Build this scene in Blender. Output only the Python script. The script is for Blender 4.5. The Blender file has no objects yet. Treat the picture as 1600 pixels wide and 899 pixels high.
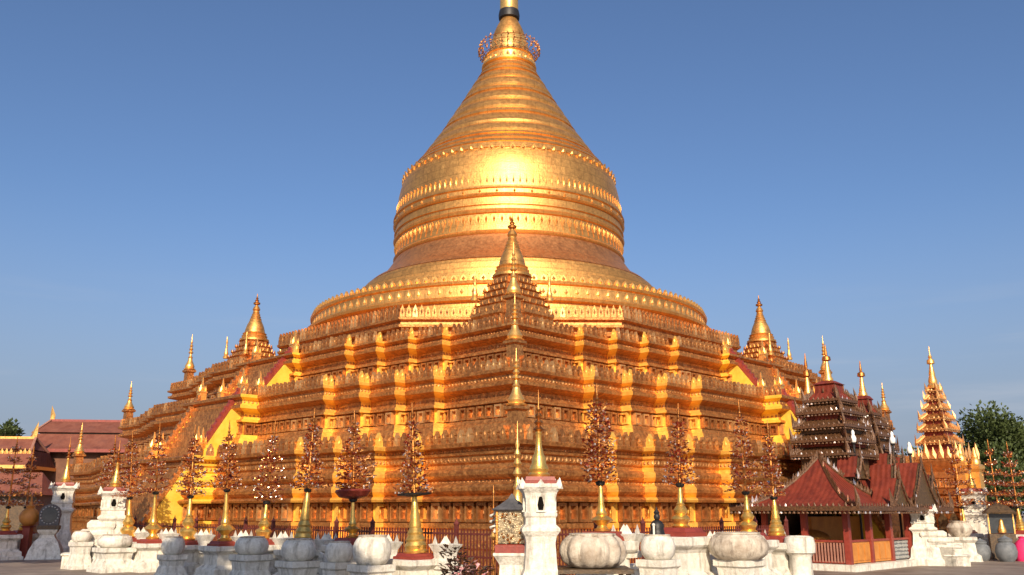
import bpy, math, random
from mathutils import Vector, Matrix, noise
R = math.radians
rnd = random.Random(7)
scene = bpy.context.scene
COL = scene.collection

# ------------------------------------------------------------------ camera
EYE = 2.6
F, HZ = 1400.0, 800.0          # focal length and horizon row in the photograph's own pixels (1600 wide)
TP = 350 / 1400
PITCH = math.atan(TP)
cam = bpy.data.objects.new('camera', bpy.data.cameras.new('camera'))
COL.objects.link(cam)
cam.location = (0, 0, EYE)
cam.rotation_euler = (R(90) + PITCH, 0, 0)
cam.data.sensor_width = 36
cam.data.lens = 31.5
cam.data.clip_end = 4000
scene.camera = cam

# ------------------------------------------------------------------ sky, sun, exposure
SUN_EL, SUN_AZ = 27, 2         # low morning sun behind the photographer, a little to the right
world = bpy.data.worlds.new('World')
scene.world = world
world.use_nodes = True
wn = world.node_tree
sky = wn.nodes.new('ShaderNodeTexSky')
sky.sky_type = 'NISHITA'
sky.sun_disc = False
sky.sun_elevation = R(SUN_EL)
sky.sun_rotation = R(180 - SUN_AZ)
sky.air_density = 1.0
sky.dust_density = 2.0
sky.ozone_density = 4.0
def wnode(t, **k):
    n = wn.nodes.new(t)
    for a_, v_ in k.items(): setattr(n, a_, v_)
    return n
tint = wnode('ShaderNodeMix', data_type='RGBA', blend_type='MULTIPLY')
tint.inputs[0].default_value = 1.0
tint.inputs[7].default_value = (.88, .915, 1.0, 1)
wn.links.new(sky.outputs[0], tint.inputs[6])
geo = wnode('ShaderNodeTexCoord'); sep = wnode('ShaderNodeSeparateXYZ')
wn.links.new(geo.outputs['Generated'], sep.inputs[0])
hz = wnode('ShaderNodeMapRange', interpolation_type='SMOOTHSTEP')          # grey-blue haze all round the horizon
hz.inputs[1].default_value = -.02; hz.inputs[2].default_value = .34; hz.inputs[3].default_value = .95; hz.inputs[4].default_value = 0.0
wn.links.new(sep.outputs[2], hz.inputs[0])
haze = wnode('ShaderNodeMix', data_type='RGBA')
haze.inputs[7].default_value = (2.35, 2.68, 3.4, 1)
wn.links.new(hz.outputs[0], haze.inputs[0]); wn.links.new(tint.outputs[2], haze.inputs[6])
cm = wnode('ShaderNodeMapping'); cm.inputs['Scale'].default_value = (2.2, 2.2, 22)
wn.links.new(geo.outputs['Generated'], cm.inputs[0])
cn = wnode('ShaderNodeTexNoise'); cn.inputs['Scale'].default_value = 1.3; cn.inputs['Detail'].default_value = 5; cn.inputs['Roughness'].default_value = .55
wn.links.new(cm.outputs[0], cn.inputs['Vector'])
cr_ = wnode('ShaderNodeMapRange', interpolation_type='SMOOTHSTEP')
cr_.inputs[1].default_value = .5; cr_.inputs[2].default_value = .78; cr_.inputs[3].default_value = 0.0; cr_.inputs[4].default_value = .42
wn.links.new(cn.outputs['Fac'], cr_.inputs[0])
lo = wnode('ShaderNodeMapRange', interpolation_type='SMOOTHSTEP')           # thin cloud streaks only low in the sky
lo.inputs[1].default_value = .13; lo.inputs[2].default_value = .26; lo.inputs[3].default_value = 1.0; lo.inputs[4].default_value = .0
wn.links.new(sep.outputs[2], lo.inputs[0])
cf = wnode('ShaderNodeMath', operation='MULTIPLY')
wn.links.new(cr_.outputs[0], cf.inputs[0]); wn.links.new(lo.outputs[0], cf.inputs[1])
cl = wnode('ShaderNodeMix', data_type='RGBA')
cl.inputs[7].default_value = (3.9, 4.2, 4.8, 1)
wn.links.new(cf.outputs[0], cl.inputs[0]); wn.links.new(haze.outputs[2], cl.inputs[6])
wn.links.new(cl.outputs[2], wn.nodes['Background'].inputs[0])
wn.nodes['Background'].inputs[1].default_value = 0.10
sun = bpy.data.objects.new('sun', bpy.data.lights.new('sun', 'SUN'))
COL.objects.link(sun)
sun.data.energy = 4.4
sun.data.angle = R(0.5)
sun.data.color = (1.0, 0.83, 0.62)
ld = Vector((-math.sin(R(SUN_AZ)) * math.cos(R(SUN_EL)), math.cos(R(SUN_AZ)) * math.cos(R(SUN_EL)), -math.sin(R(SUN_EL))))
sun.rotation_euler = ld.to_track_quat('-Z', 'Y').to_euler()
scene.view_settings.view_transform = 'Standard'
scene.view_settings.look = 'None'
scene.view_settings.exposure = 0.4
scene.view_settings.gamma = 1.0
scene.cycles.max_bounces = 8
scene.cycles.sample_clamp_indirect = 6

# ------------------------------------------------------------------ measuring: photo row/column at a known distance -> metres
def tt(y):
    off = HZ - y
    return off / (F * (1 + TP * TP) - TP * off)
def zat(y, Y): return tt(y) * Y + EYE
def xat(x, y, Y): return (x - 800) / F * (1 + TP * tt(y)) * math.cos(PITCH) * Y
def at(x, Y, y=860): return (xat(x, y, Y), Y)
def row_left(x, off=0.0):
    """A point of the left arm of the outer row of plinths at photo column x; off moves it towards the camera."""
    k = -(x - 800) / F
    y0 = 24.1 - off
    s = (.77 + y0 * k) / (1 - k)
    return (.77 - s, y0 + s)
def row_right(x, off=0.0):
    k = (x - 800) / F
    y0 = 24.1 - off
    s = (y0 * k - .77) / (1 - k)
    return (.77 + s, y0 + s)

# ------------------------------------------------------------------ materials
MATS = {}
def corrugate(m, pitch=.26, strength=.3):
    """ribs of a sheet roof running down each slope"""
    nt = m.node_tree; b = nt.nodes['Principled BSDF']
    tc = nt.nodes.new('ShaderNodeTexCoord'); sp = nt.nodes.new('ShaderNodeSeparateXYZ'); sn = nt.nodes.new('ShaderNodeSeparateXYZ')
    nt.links.new(tc.outputs['Object'], sp.inputs[0]); nt.links.new(tc.outputs['Normal'], sn.inputs[0])
    def mth(op, a, b_=None):
        n = nt.nodes.new('ShaderNodeMath'); n.operation = op
        for i, v in enumerate((a, b_)):
            if v is None: continue
            if hasattr(v, 'links'): nt.links.new(v, n.inputs[i])
            else: n.inputs[i].default_value = v
        return n.outputs[0]
    ax, ay = mth('ABSOLUTE', sn.outputs[0]), mth('ABSOLUTE', sn.outputs[1])
    g = mth('GREATER_THAN', ay, ax)
    mix = nt.nodes.new('ShaderNodeMix')
    nt.links.new(g, mix.inputs[0]); nt.links.new(sp.outputs[1], mix.inputs[2]); nt.links.new(sp.outputs[0], mix.inputs[3])
    w = mth('SINE', mth('MULTIPLY', mix.outputs[0], 2 * math.pi / pitch))
    bp = nt.nodes.new('ShaderNodeBump'); bp.inputs['Strength'].default_value = strength; bp.inputs['Distance'].default_value = .025
    nt.links.new(w, bp.inputs['Height'])
    old = b.inputs['Normal'].links[0].from_socket
    nt.links.new(old, bp.inputs['Normal']); nt.links.new(bp.outputs[0], b.inputs['Normal'])
def nd(nt, typ, **kw):
    n = nt.nodes.new(typ)
    for k, v in kw.items(): setattr(n, k, v)
    return n
def material(name, c1, c2, scale=3.0, metallic=0.0, rough=0.6, rough2=None, bump=0.1, bscale=20.0, detail=5.0, streak=None, stretch=(1, 1, 1), bdist=0.03, plates=None, spec=0.5):
    m = bpy.data.materials.new(name)
    m.use_nodes = True
    nt = m.node_tree
    b = nt.nodes['Principled BSDF']
    tc = nd(nt, 'ShaderNodeTexCoord')
    mp = nd(nt, 'ShaderNodeMapping')
    mp.inputs['Scale'].default_value = stretch
    nt.links.new(tc.outputs['Object'], mp.inputs[0])
    n1 = nd(nt, 'ShaderNodeTexNoise')
    n1.inputs['Scale'].default_value = scale
    n1.inputs['Detail'].default_value = detail
    n1.inputs['Roughness'].default_value = 0.65
    nt.links.new(mp.outputs[0], n1.inputs['Vector'])
    cr = nd(nt, 'ShaderNodeValToRGB')
    cr.color_ramp.elements[0].position = 0.32
    cr.color_ramp.elements[1].position = 0.68
    cr.color_ramp.elements[0].color = (*c1, 1)
    cr.color_ramp.elements[1].color = (*c2, 1)
    nt.links.new(n1.outputs['Fac'], cr.inputs[0])
    col = cr.outputs[0]
    n2 = nd(nt, 'ShaderNodeTexNoise')
    n2.inputs['Scale'].default_value = bscale
    n2.inputs['Detail'].default_value = 4
    nt.links.new(tc.outputs['Object'], n2.inputs['Vector'])
    if streak:
        mp2 = nd(nt, 'ShaderNodeMapping')
        mp2.inputs['Scale'].default_value = (streak[2], streak[2], streak[2] * .12)
        nt.links.new(tc.outputs['Object'], mp2.inputs[0])
        n3 = nd(nt, 'ShaderNodeTexNoise')
        n3.inputs['Scale'].default_value = 1.0
        n3.inputs['Detail'].default_value = 6
        n3.inputs['Roughness'].default_value = .7
        nt.links.new(mp2.outputs[0], n3.inputs['Vector'])
        r3 = nd(nt, 'ShaderNodeValToRGB')
        r3.color_ramp.elements[0].position = 0.5
        r3.color_ramp.elements[1].position = 0.72
        nt.links.new(n3.outputs['Fac'], r3.inputs[0])
        ml = nd(nt, 'ShaderNodeMath', operation='MULTIPLY')
        ml.inputs[1].default_value = streak[1]
        nt.links.new(r3.outputs[0], ml.inputs[0])
        mx = nd(nt, 'ShaderNodeMix', data_type='RGBA')
        mx.inputs[7].default_value = (*streak[0], 1)
        nt.links.new(ml.outputs[0], mx.inputs[0])
        nt.links.new(col, mx.inputs[6])
        col = mx.outputs[2]
    hgt = n2.outputs['Fac']
    if plates:
        br = nd(nt, 'ShaderNodeTexBrick')
        br.inputs['Color1'].default_value = (1, 1, 1, 1)
        br.inputs['Color2'].default_value = (.86, .86, .86, 1)
        br.inputs['Mortar'].default_value = (.62, .62, .62, 1)
        br.inputs['Scale'].default_value = plates
        br.inputs['Mortar Size'].default_value = .012
        br.inputs['Row Height'].default_value = .35
        if metallic == 0:
            nt.links.new(tc.outputs['Object'], br.inputs['Vector'])
        else:
            sp = nd(nt, 'ShaderNodeSeparateXYZ'); cb = nd(nt, 'ShaderNodeCombineXYZ'); ad = nd(nt, 'ShaderNodeMath', operation='ADD')
            nt.links.new(tc.outputs['Object'], sp.inputs[0])
            nt.links.new(sp.outputs[0], ad.inputs[0]); nt.links.new(sp.outputs[1], ad.inputs[1])
            nt.links.new(ad.outputs[0], cb.inputs[0]); nt.links.new(sp.outputs[2], cb.inputs[1])
            nt.links.new(cb.outputs[0], br.inputs['Vector'])
        mx = nd(nt, 'ShaderNodeMix', data_type='RGBA', blend_type='MULTIPLY')
        mx.inputs[0].default_value = .8
        nt.links.new(col, mx.inputs[6]); nt.links.new(br.outputs['Color'], mx.inputs[7])
        col = mx.outputs[2]
    nt.links.new(col, b.inputs['Base Color'])
    b.inputs['Metallic'].default_value = metallic
    b.inputs['Specular IOR Level'].default_value = spec
    if rough2 is None:
        b.inputs['Roughness'].default_value = rough
    else:
        mr = nd(nt, 'ShaderNodeMapRange')
        mr.inputs[1].default_value = .3; mr.inputs[2].default_value = .7
        mr.inputs[3].default_value = rough; mr.inputs[4].default_value = rough2
        nt.links.new(n1.outputs['Fac'], mr.inputs[0])
        nt.links.new(mr.outputs[0], b.inputs['Roughness'])
    if bump:
        bp = nd(nt, 'ShaderNodeBump')
        bp.inputs['Strength'].default_value = bump
        bp.inputs['Distance'].default_value = bdist
        nt.links.new(hgt, bp.inputs['Height'])
        nt.links.new(bp.outputs[0], b.inputs['Normal'])
    MATS[name] = m
    return m

gold_wall = material('weathered_gilt_copper', (.32, .115, .038), (.84, .41, .13), 6.0, .82, .40, .58, .8, 16, detail=9.0, streak=((.20, .07, .028), .7, 2.2), spec=.3)
gold_stair_glow = material('stair_sun_glow_gold', (.92, .58, .06), (1.0, .70, .11), 2.5, .25, .36, .5, .3, 9, streak=((.6, .3, .04), .45, 1.2), spec=.3)  # yellower gold stands in for sunlight bounced onto the stair sides
copper = material('dull_copper_plate', (.46, .20, .075), (.66, .31, .12), 4, .85, .44, .6, .5, 8, detail=8.0, streak=((.3, .12, .05), .6, 1.5), spec=.3)
gold_worn = material('worn_gilt', (.30, .12, .04), (.54, .24, .08), 4, .75, .4, .55, .5, 14, spec=.3)
gold_pale = material('pale_gilt', (.58, .29, .10), (.80, .46, .19), 4, .7, .36, .5, .4, 14, spec=.3)
gold_return_glow = material('return_sun_glow_gilt', (.88, .50, .09), (1.0, .68, .15), 3.5, .5, .30, .42, .4, 9, streak=((.62, .30, .06), .6, 1.6), spec=.3)  # brighter gilt paints in the sun glow caught by the wall returns
gold_dome = material('polished_gilt_plate', (.78, .37, .10), (.90, .48, .14), 3.5, .88, .38, .54, .5, 9, detail=8.0, plates=.5, streak=((.56, .24, .07), .5, 1.0), spec=.3)
gold_trim = material('gilt_trim', (.88, .46, .12), (1.0, .60, .19), 6, .8, .30, .42, .3, 25, spec=.3)
gold_dark = material('tarnished_gilt', (.36, .13, .035), (.66, .29, .08), 4, 1.0, .36, .55, .5, 20)
brass = material('vase_brass', (.80, .46, .10), (.95, .60, .17), 8, .82, .25, .38, .2, 30)
ochre = material('gold_painted_plaster', (.44, .165, .028), (.60, .25, .05), 2, .0, .55, None, .2, 12, streak=((.4, .14, .03), .5, 2))
white = material('limewashed_plaster', (.56, .52, .43), (.80, .77, .69), 5.5, 0, .88, None, .7, 16, detail=9.0, streak=((.20, .17, .13), .85, 4.2), bdist=.03)
stone = material('weathered_stone', (.34, .27, .20), (.66, .59, .48), 3, 0, .8, None, .6, 18, streak=((.10, .07, .05), .9, 4.5))
red_paint = material('red_paint', (.20, .028, .018), (.30, .05, .03), 5, 0, .5, None, .2, 25, streak=((.10, .02, .015), .6, 3))
red_roof = material('red_sheet_roof', (.13, .022, .013), (.23, .044, .024), 2.0, 0, .5, None, .25, 14, streak=((.07, .018, .013), .75, 2.5), spec=.2)
old_roof = material('faded_red_roof', (.17, .055, .036), (.25, .095, .062), 1.2, 0, .7, None, .3, 6, streak=((.12, .05, .045), .6, 1), spec=.2)
corrugate(red_roof); corrugate(old_roof, .45)
dark_wood = material('dark_carved_wood', (.035, .022, .012), (.13, .075, .03), 9, 0, .5, None, .5, 30)
carved = material('carved_gilt_wood', (.030, .013, .007), (.20, .095, .04), 14, .2, .45, None, .5, 40)
maroon = material('maroon_leaf', (.22, .03, .02), (.50, .095, .05), 6, .55, .28, None, .2, 20)
leaf_gilt = material('copper_gilt_leaf', (.5, .19, .06), (.82, .40, .12), 7, .6, .3, None, .2, 20)
pale_leaf = material('silvered_leaf', (.75, .60, .52), (.9, .8, .7), 6, .7, .22, None, .2, 20)
niche_shade = material('niche_shade_black', (.006, .005, .004), (.012, .01, .008), 8, 0, 1.0, None, 0, 20, spec=0.0)  # flat black colour for the shade inside the lamp niches
black = material('black_iron', (.012, .011, .011), (.03, .027, .025), 8, .2, .5, None, .2, 20)
glass_dark = material('dim_glass', (.03, .035, .04), (.06, .065, .07), 3, 0, .08, None, 0, 5)
glass_gilt = material('mirror_mosaic', (.06, .045, .03), (.55, .42, .24), 9, .3, .2, None, .4, 30)
grey_roof = material('grey_slate_roof', (.055, .055, .06), (.11, .105, .11), 6, 0, .65, None, .3, 15)
paving = material('stone_paving', (.17, .125, .095), (.36, .285, .22), .5, 0, .65, None, .3, 4, detail=9.0, plates=.9, streak=((.10, .075, .06), .7, .35))
leaf_green = material('tree_leaf', (.035, .055, .014), (.085, .115, .030), .8, 0, .6, None, 0, 5)
leaf_pot = material('pot_plant_leaf', (.03, .022, .010), (.10, .045, .025), 4, 0, .5, None, 0, 5)
bark = material('bark', (.06, .04, .025), (.12, .085, .055), 8, 0, .9, None, .5, 12)
pink = material('pink_cloth', (.62, .015, .10), (.75, .03, .16), 4, 0, .7, None, .3, 10)
grey_metal = material('grey_fibre', (.10, .11, .12), (.18, .19, .20), 4, 0, .6, None, .2, 10)
grey_light = material('pale_grey_scrollwork', (.2, .2, .19), (.55, .55, .52), 18, 0, .6, None, .2, 20)
brown_wall = material('brown_wall', (.12, .05, .03), (.2, .09, .05), 2, 0, .8, None, .2, 8)
pinkwall = material('pale_red_wall', (.30, .13, .09), (.40, .20, .14), 2, 0, .8, None, .2, 8)
lamp_white = material('opal_glass', (.78, .77, .72), (.84, .83, .79), 3, 0, .3, None, 0, 5)
leaf_flower = material('pink_blossom', (.62, .25, .28), (.8, .55, .52), 8, 0, .6, None, 0, 5)

# ------------------------------------------------------------------ mesh helpers
class MB:
    def __init__(s): s.v, s.f, s.m, s.cur = [], [], [], 0
    def add(s, vs, fs, M=None):
        o = len(s.v)
        s.v += [tuple(M @ Vector(v)) for v in vs] if M is not None else [tuple(v) for v in vs]
        s.f += [tuple(i + o for i in f) for f in fs]
        s.m += [s.cur] * len(fs)
        return s
    def box(s, c, d, rz=0.0, M=None):
        x, y, z = (q / 2 for q in d)
        T = Matrix.Translation(c) @ Matrix.Rotation(rz, 4, 'Z')
        if M is not None: T = M @ T
        return s.add([(-x, -y, -z), (x, -y, -z), (x, y, -z), (-x, y, -z), (-x, -y, z), (x, -y, z), (x, y, z), (-x, y, z)],
                     [(0, 3, 2, 1), (4, 5, 6, 7), (0, 1, 5, 4), (1, 2, 6, 5), (2, 3, 7, 6), (3, 0, 4, 7)], T)
    def loft(s, rings, cap0=True, cap1=True, M=None):
        n = len(rings[0]); vs = [p for r in rings for p in r]; fs = []
        for i in range(len(rings) - 1):
            for j in range(n):
                k = (j + 1) % n
                fs.append((i * n + j, i * n + k, (i + 1) * n + k, (i + 1) * n + j))
        if cap0: fs.append(tuple(reversed(range(n))))
        if cap1: fs.append(tuple(range((len(rings) - 1) * n, len(rings) * n)))
        return s.add(vs, fs, M)
    def lathe(s, prof, n=16, c=(0, 0, 0), a0=0.0, lobes=0, lobe=0.0, M=None):
        rings = []
        for r, z in prof:
            ring = []
            for j in range(n):
                a = a0 + 2 * math.pi * j / n
                q = r * (1 + lobe * (abs(math.cos(lobes * a / 2)) - .5)) if lobes else r
                ring.append((c[0] + q * math.cos(a), c[1] + q * math.sin(a), c[2] + z))
            rings.append(ring)
        return s.loft(rings, M=M)
    def square(s, prof, c=(0, 0), rz=0.0, M=None, asp=1.0):
        """a stack of squares: (half width, z)"""
        T = Matrix.Translation((c[0], c[1], 0)) @ Matrix.Rotation(rz, 4, 'Z')
        if M is not None: T = M @ T
        return s.loft([[(-w * asp, -w, z), (w * asp, -w, z), (w * asp, w, z), (-w * asp, w, z)] for w, z in prof], M=T)
    def prism(s, out, t, M=None):
        """outline in x,z extruded from y=0 to y=t"""
        n = len(out)
        vs = [(x, 0, z) for x, z in out] + [(x, t, z) for x, z in out]
        fs = [tuple(range(n)), tuple(reversed(range(n, 2 * n)))]
        for i in range(n):
            j = (i + 1) % n
            fs.append((i, i + n, j + n, j))
        return s.add(vs, fs, M)
    def tube(s, pts, r, n=6):
        rings = []
        for i, p in enumerate(pts):
            p = Vector(p)
            d = (Vector(pts[min(i + 1, len(pts) - 1)]) - Vector(pts[max(i - 1, 0)])).normalized()
            a = d.orthogonal().normalized() if abs(d.z) > .9 else Vector((0, 0, 1)).cross(d).normalized()
            b = d.cross(a)
            rr = r[i] if isinstance(r, (list, tuple)) else r
            rings.append([tuple(p + (a * math.cos(2 * math.pi * j / n) + b * math.sin(2 * math.pi * j / n)) * rr) for j in range(n)])
        return s.loft(rings)
    def ball(s, c, r, n=8, squash=1.0):
        pr = [(max(r * math.sin(math.pi * i / 6), .004), -r * squash * math.cos(math.pi * i / 6)) for i in range(7)]
        return s.lathe(pr, n, c)
    def mesh(s, name, mats, smooth=None):
        me = bpy.data.meshes.new(name)
        me.from_pydata(s.v, [], s.f)
        for m in (mats if isinstance(mats, (list, tuple)) else [mats]): me.materials.append(m)
        me.polygons.foreach_set('material_index', s.m)
        if smooth is not None:
            me.polygons.foreach_set('use_smooth', [True] * len(s.f))
            me.update()
            me.set_sharp_from_angle(angle=R(smooth))
        me.update()
        return me

def link(name, me, parent=None, loc=None, rz=None, scale=None):
    o = bpy.data.objects.new(name, me)
    COL.objects.link(o)
    if parent is not None: o.parent = parent
    if loc is not None: o.location = loc
    if rz is not None: o.rotation_euler = (0, 0, rz)
    if scale is not None: o.scale = scale
    return o
def part(name, mb, mats, parent, smooth=None, kind=None, label=None):
    o = link(name, mb.mesh(name, mats, smooth), parent)
    if kind: o['kind'] = kind
    if label: o['label'] = label
    return o
def tag(o, label, cat, group=None):
    o['label'] = label; o['category'] = cat
    if group: o['group'] = group
    return o
def thing(name, label, cat, loc=(0, 0, 0), rz=0.0, group=None):
    o = link(name, None, None, loc, rz)
    o.empty_display_size = .3
    return tag(o, label, cat, group)
def kids(o): return KIDS.get(o.name, [])
KIDS = {}
def index_children():
    KIDS.clear()
    for o in COL.objects:
        if o.parent is not None: KIDS.setdefault(o.parent.name, []).append(o)
def dup(root, label, loc, rz, scale=None):
    r = root.copy(); COL.objects.link(r)
    r.location = loc; r.rotation_euler = (0, 0, rz); r['label'] = label
    if scale: r.scale = (scale,) * 3
    for ch in kids(root):
        c = ch.copy(); COL.objects.link(c); c.parent = r
        for g in kids(ch):
            d = g.copy(); COL.objects.link(d); d.parent = c
    return r
def structure(name, mb, mats, smooth=None):
    o = link(name, mb.mesh(name, mats, smooth)); o['kind'] = 'structure'; return o

def flame(mb, p, h, w, lean=0.0, face=0.0, t=None):
    """small upright flame or leaf shaped finial, thick"""
    M = Matrix.Translation(p) @ Matrix.Rotation(face, 4, 'Z')
    t = t or w * .45
    mb.add([(-w / 2, -t / 2, 0), (w / 2, -t / 2, 0), (w / 2, t / 2, 0), (-w / 2, t / 2, 0),
            (-w * .6, 0, h * .35), (0, -t * .7, h * .38), (w * .6, 0, h * .35), (0, t * .7, h * .38), (lean, 0, h)],
           [(0, 1, 5, 4), (1, 2, 6, 5), (2, 3, 7, 6), (3, 0, 4, 7), (4, 5, 8), (5, 6, 8), (6, 7, 8), (7, 4, 8)], M)

# ------------------------------------------------------------------ ground
g = MB()
g.add([(-600, -600, 0), (600, -600, 0), (600, 1500, 0), (-600, 1500, 0)], [(0, 1, 2, 3)])
structure('ground', g, paving)

# ================================================================== the great pagoda
CX, CY, DL = -.26, 72.0, R(.75)
ROT = R(-45) + DL
# local axes: +x is the right-hand front normal (v), -y is the left-hand front normal (u)
pagoda = thing('gilded_pagoda', 'huge golden bell-shaped pagoda on stepped square terraces in the centre', 'pagoda', (CX, CY, 0), ROT)
MW = Matrix.Translation((CX, CY, 0)) @ Matrix.Rotation(ROT, 4, 'Z')
CAM_L = MW.inverted() @ Vector((0, 0, EYE))

def redented(c, s, vs, blk, w):
    """square plan with stepped corners: from the near corner out to the stair block in the middle of each face"""
    q = []                                   # (u, v) from corner (c, c) along the u face to its middle
    u = c
    q.append((u, c))
    for v in vs:
        q.append((u, v)); u += s; q.append((u, v))
    q.append((u, w)); q.append((blk, w))
    half = q
    face = half + [(a, -b) for a, b in reversed(half)]           # the whole u face, from v=+c to v=-c
    poly = []
    for k in range(4):
        for (a, b) in face[:-1]:
            x, y = b, -a                     # local (v, -u)
            for _ in range(k): x, y = y, -x  # turn clockwise to the next face
            poly.append((x, y))
    poly.reverse()                           # counter-clockwise
    return poly
def offset(poly, o):
    n = len(poly); out = []
    for i in range(n):
        p0, p1, p2 = Vector(poly[i - 1]), Vector(poly[i]), Vector(poly[(i + 1) % n])
        a = (p1 - p0).normalized(); b = (p2 - p1).normalized()
        n1 = Vector((a.y, -a.x)); n2 = Vector((b.y, -b.x))
        d = (n1 + n2) / (1 + n1.dot(n2))
        out.append(tuple(p1 + d * o))
    return out
def ring(poly, o, z): return [(x, y, z) for x, y in offset(poly, o)]
def edges_seen(poly, z):
    """edges whose outer side faces the photographer: (distance to the camera, start, end, normal)"""
    n = len(poly)
    for i in range(n):
        p, q = Vector(poly[i]), Vector(poly[(i + 1) % n])
        d = q - p
        if d.length < .05: continue
        nn = Vector((d.y, -d.x)).normalized()
        mid = (p + q) / 2
        if (CAM_L.xy - mid).dot(nn) > 0: yield (CAM_L.xy - mid).length, p, q, nn

def merlon_mesh(w, h, t):
    m = MB()
    out = [(-.5, 0), (.5, 0), (.5, .34), (.36, .5), (.42, .62), (.2, .76), (0, 1), (-.2, .76), (-.42, .62), (-.36, .5), (-.5, .34)]
    m.prism([(x * w, z * h) for x, z in out], t)
    m.add([(0, -t * .2, h * .42), (-w * .24, 0, h * .42), (0, 0, h * .16), (w * .24, 0, h * .42), (0, 0, h * .7)], [(0, 1, 2), (0, 2, 3), (0, 3, 4), (0, 4, 1)])
    return m
def panel_mesh(w, h, t):
    """a framed plaque: raised frame, sunk field and a small figure in relief"""
    m = MB()
    a, b = w / 2, h
    i, j0, j1 = a * .66, h * .16, h * .84
    o = [(-a, -t, 0), (a, -t, 0), (a, -t, b), (-a, -t, b)]
    n = [(-i, -t, j0), (i, -t, j0), (i, -t, j1), (-i, -t, j1)]
    k = [(x, -t * .15, z) for x, _, z in n]
    bk = [(x, 0, z) for x, _, z in o]
    m.add(o + n + k + bk, [(0, 1, 5, 4), (1, 2, 6, 5), (2, 3, 7, 6), (3, 0, 4, 7), (4, 5, 9, 8), (5, 6, 10, 9), (6, 7, 11, 10), (7, 4, 8, 11), (8, 9, 10, 11),
                           (0, 12, 13, 1), (1, 13, 14, 2), (2, 14, 15, 3), (3, 15, 12, 0)])
    m.add([(0, -t * .5, h * .5), (-i * .55, -t * .16, h * .2), (i * .55, -t * .16, h * .2), (i * .35, -t * .16, h * .66), (0, -t * .16, h * .78), (-i * .35, -t * .16, h * .66)],
          [(0, 1, 2), (0, 2, 3), (0, 3, 4), (0, 4, 5), (0, 5, 1)])
    return m

MERLON_LIMIT = PANEL_LIMIT = 300
todo_m, todo_p = [], []        # (distance, parent, mesh, loc, rz, mb-factory)
def along(poly, off, z, pitch, me, mbf, parent, bag, inset=0.0, gap=None):
    for dist, p, q, nn in edges_seen(offset(poly, off), z):
        L = (q - p).length
        if gap and abs(((p + q) / 2).dot(nn)) > gap + off - .1: continue       # the stairs pass through the parapet here
        n = max(1, round((L - 2 * inset) / pitch))
        for i in range(n):
            c = p.lerp(q, (i + .5) / n)
            kind = 3 if L < .95 else rnd.choices((0, 1, 2), (.5, .28, .22))[0]      # returns get the painted sun glow, the rest weathered unevenly
            bag.append(((CAM_L.xy - c).length, parent, me[kind], (c.x, c.y, z), math.atan2(nn.y, nn.x) + math.pi / 2, mbf, kind))

def terrace(poly, prof, mat, label):
    m = MB()
    m.loft([ring(poly, o, z) for o, z in prof], cap0=False)
    n = len(poly)
    if n > 8:                                        # bounced sunlight is painted into the narrow returns between the wall planes
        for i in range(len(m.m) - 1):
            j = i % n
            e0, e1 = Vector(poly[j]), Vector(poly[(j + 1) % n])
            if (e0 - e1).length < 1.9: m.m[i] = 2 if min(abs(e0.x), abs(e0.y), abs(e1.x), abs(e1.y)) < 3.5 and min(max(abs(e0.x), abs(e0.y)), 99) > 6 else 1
    return part('terrace', m, [mat, gold_return_glow, gold_stair_glow], pagoda, label=label)

P1 = redented(23.6, .66, (17.7, 15.7, 13.4, 11.1), 27.5, 3.3)
P2 = redented(21.2, .66, (16.25, 14.0, 11.9, 9.64), 24.9, 3.0)
P3 = redented(18.6, .60, (13.77, 11.6, 9.5, 7.36), 21.5, 2.7)
prof1 = [(1.0, 0), (1.0, .35), (.82, .45), (.82, 1.0), (.92, 1.1), (.92, 1.3), (.7, 1.4), (.62, 1.8), (.72, 1.9), (.72, 2.1), (.42, 2.12), (.42, 3.0), (.95, 3.02), (1.0, 3.12), (.9, 3.2),
         (.6, 3.26), (.72, 3.34), (.84, 3.46), (.86, 3.6), (.76, 3.72), (.5, 3.78), (.46, 3.92), (.64, 4.0), (.74, 4.12), (.76, 4.26), (.66, 4.38), (.42, 4.44), (.38, 4.6), (.5, 4.7), (.5, 4.95),
         (.62, 5.0), (.64, 5.1), (.44, 5.13), (.46, 5.26), (.82, 5.34), (.86, 5.5), (.8, 5.54), (-2.6, 5.58)]
prof2 = [(1.0, 5.5), (1.0, 6.0), (.62, 6.06), (.58, 6.3), (.5, 6.5), (.46, 6.62), (.34, 6.68), (.3, 6.86), (.06, 6.9), (.06, 7.56), (.34, 7.6), (.34, 7.72), (.12, 7.78), (.04, 8.0), (.06, 8.16), (.5, 8.28),
         (.66, 8.34), (.68, 8.5), (.56, 8.56), (.42, 8.62), (.42, 8.84), (.54, 8.9), (.7, 8.96), (.72, 9.1), (.66, 9.14), (-2.6, 9.18)]
prof3 = [(.9, 9.1), (.9, 9.5), (.6, 9.56), (.5, 9.75), (.44, 9.95), (.3, 10.0), (.06, 10.04), (.06, 10.64), (.3, 10.68), (.3, 10.8), (.1, 10.86), (.02, 11.05), (.05, 11.18), (.5, 11.3), (.68, 11.36), (.7, 11.52),
         (.5, 11.58), (.44, 11.74), (.6, 11.8), (.74, 11.86), (.74, 11.98), (.68, 12.0), (-2.2, 12.03)]
t1 = terrace(P1, prof1, gold_wall, 'lowest terrace with deep rounded mouldings')
t2 = terrace(P2, prof2, gold_wall, 'middle terrace')
t3 = terrace(P3, prof3, gold_wall, 'upper square terrace')
mm = {}
def mer(w, h, t):
    k = ('m', w, h, t)
    if k not in mm: mm[k] = ([merlon_mesh(w, h, t).mesh('merlon', q) for q in (gold_wall, gold_worn, gold_pale, gold_return_glow)], lambda: merlon_mesh(w, h, t))
    return mm[k]
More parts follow.
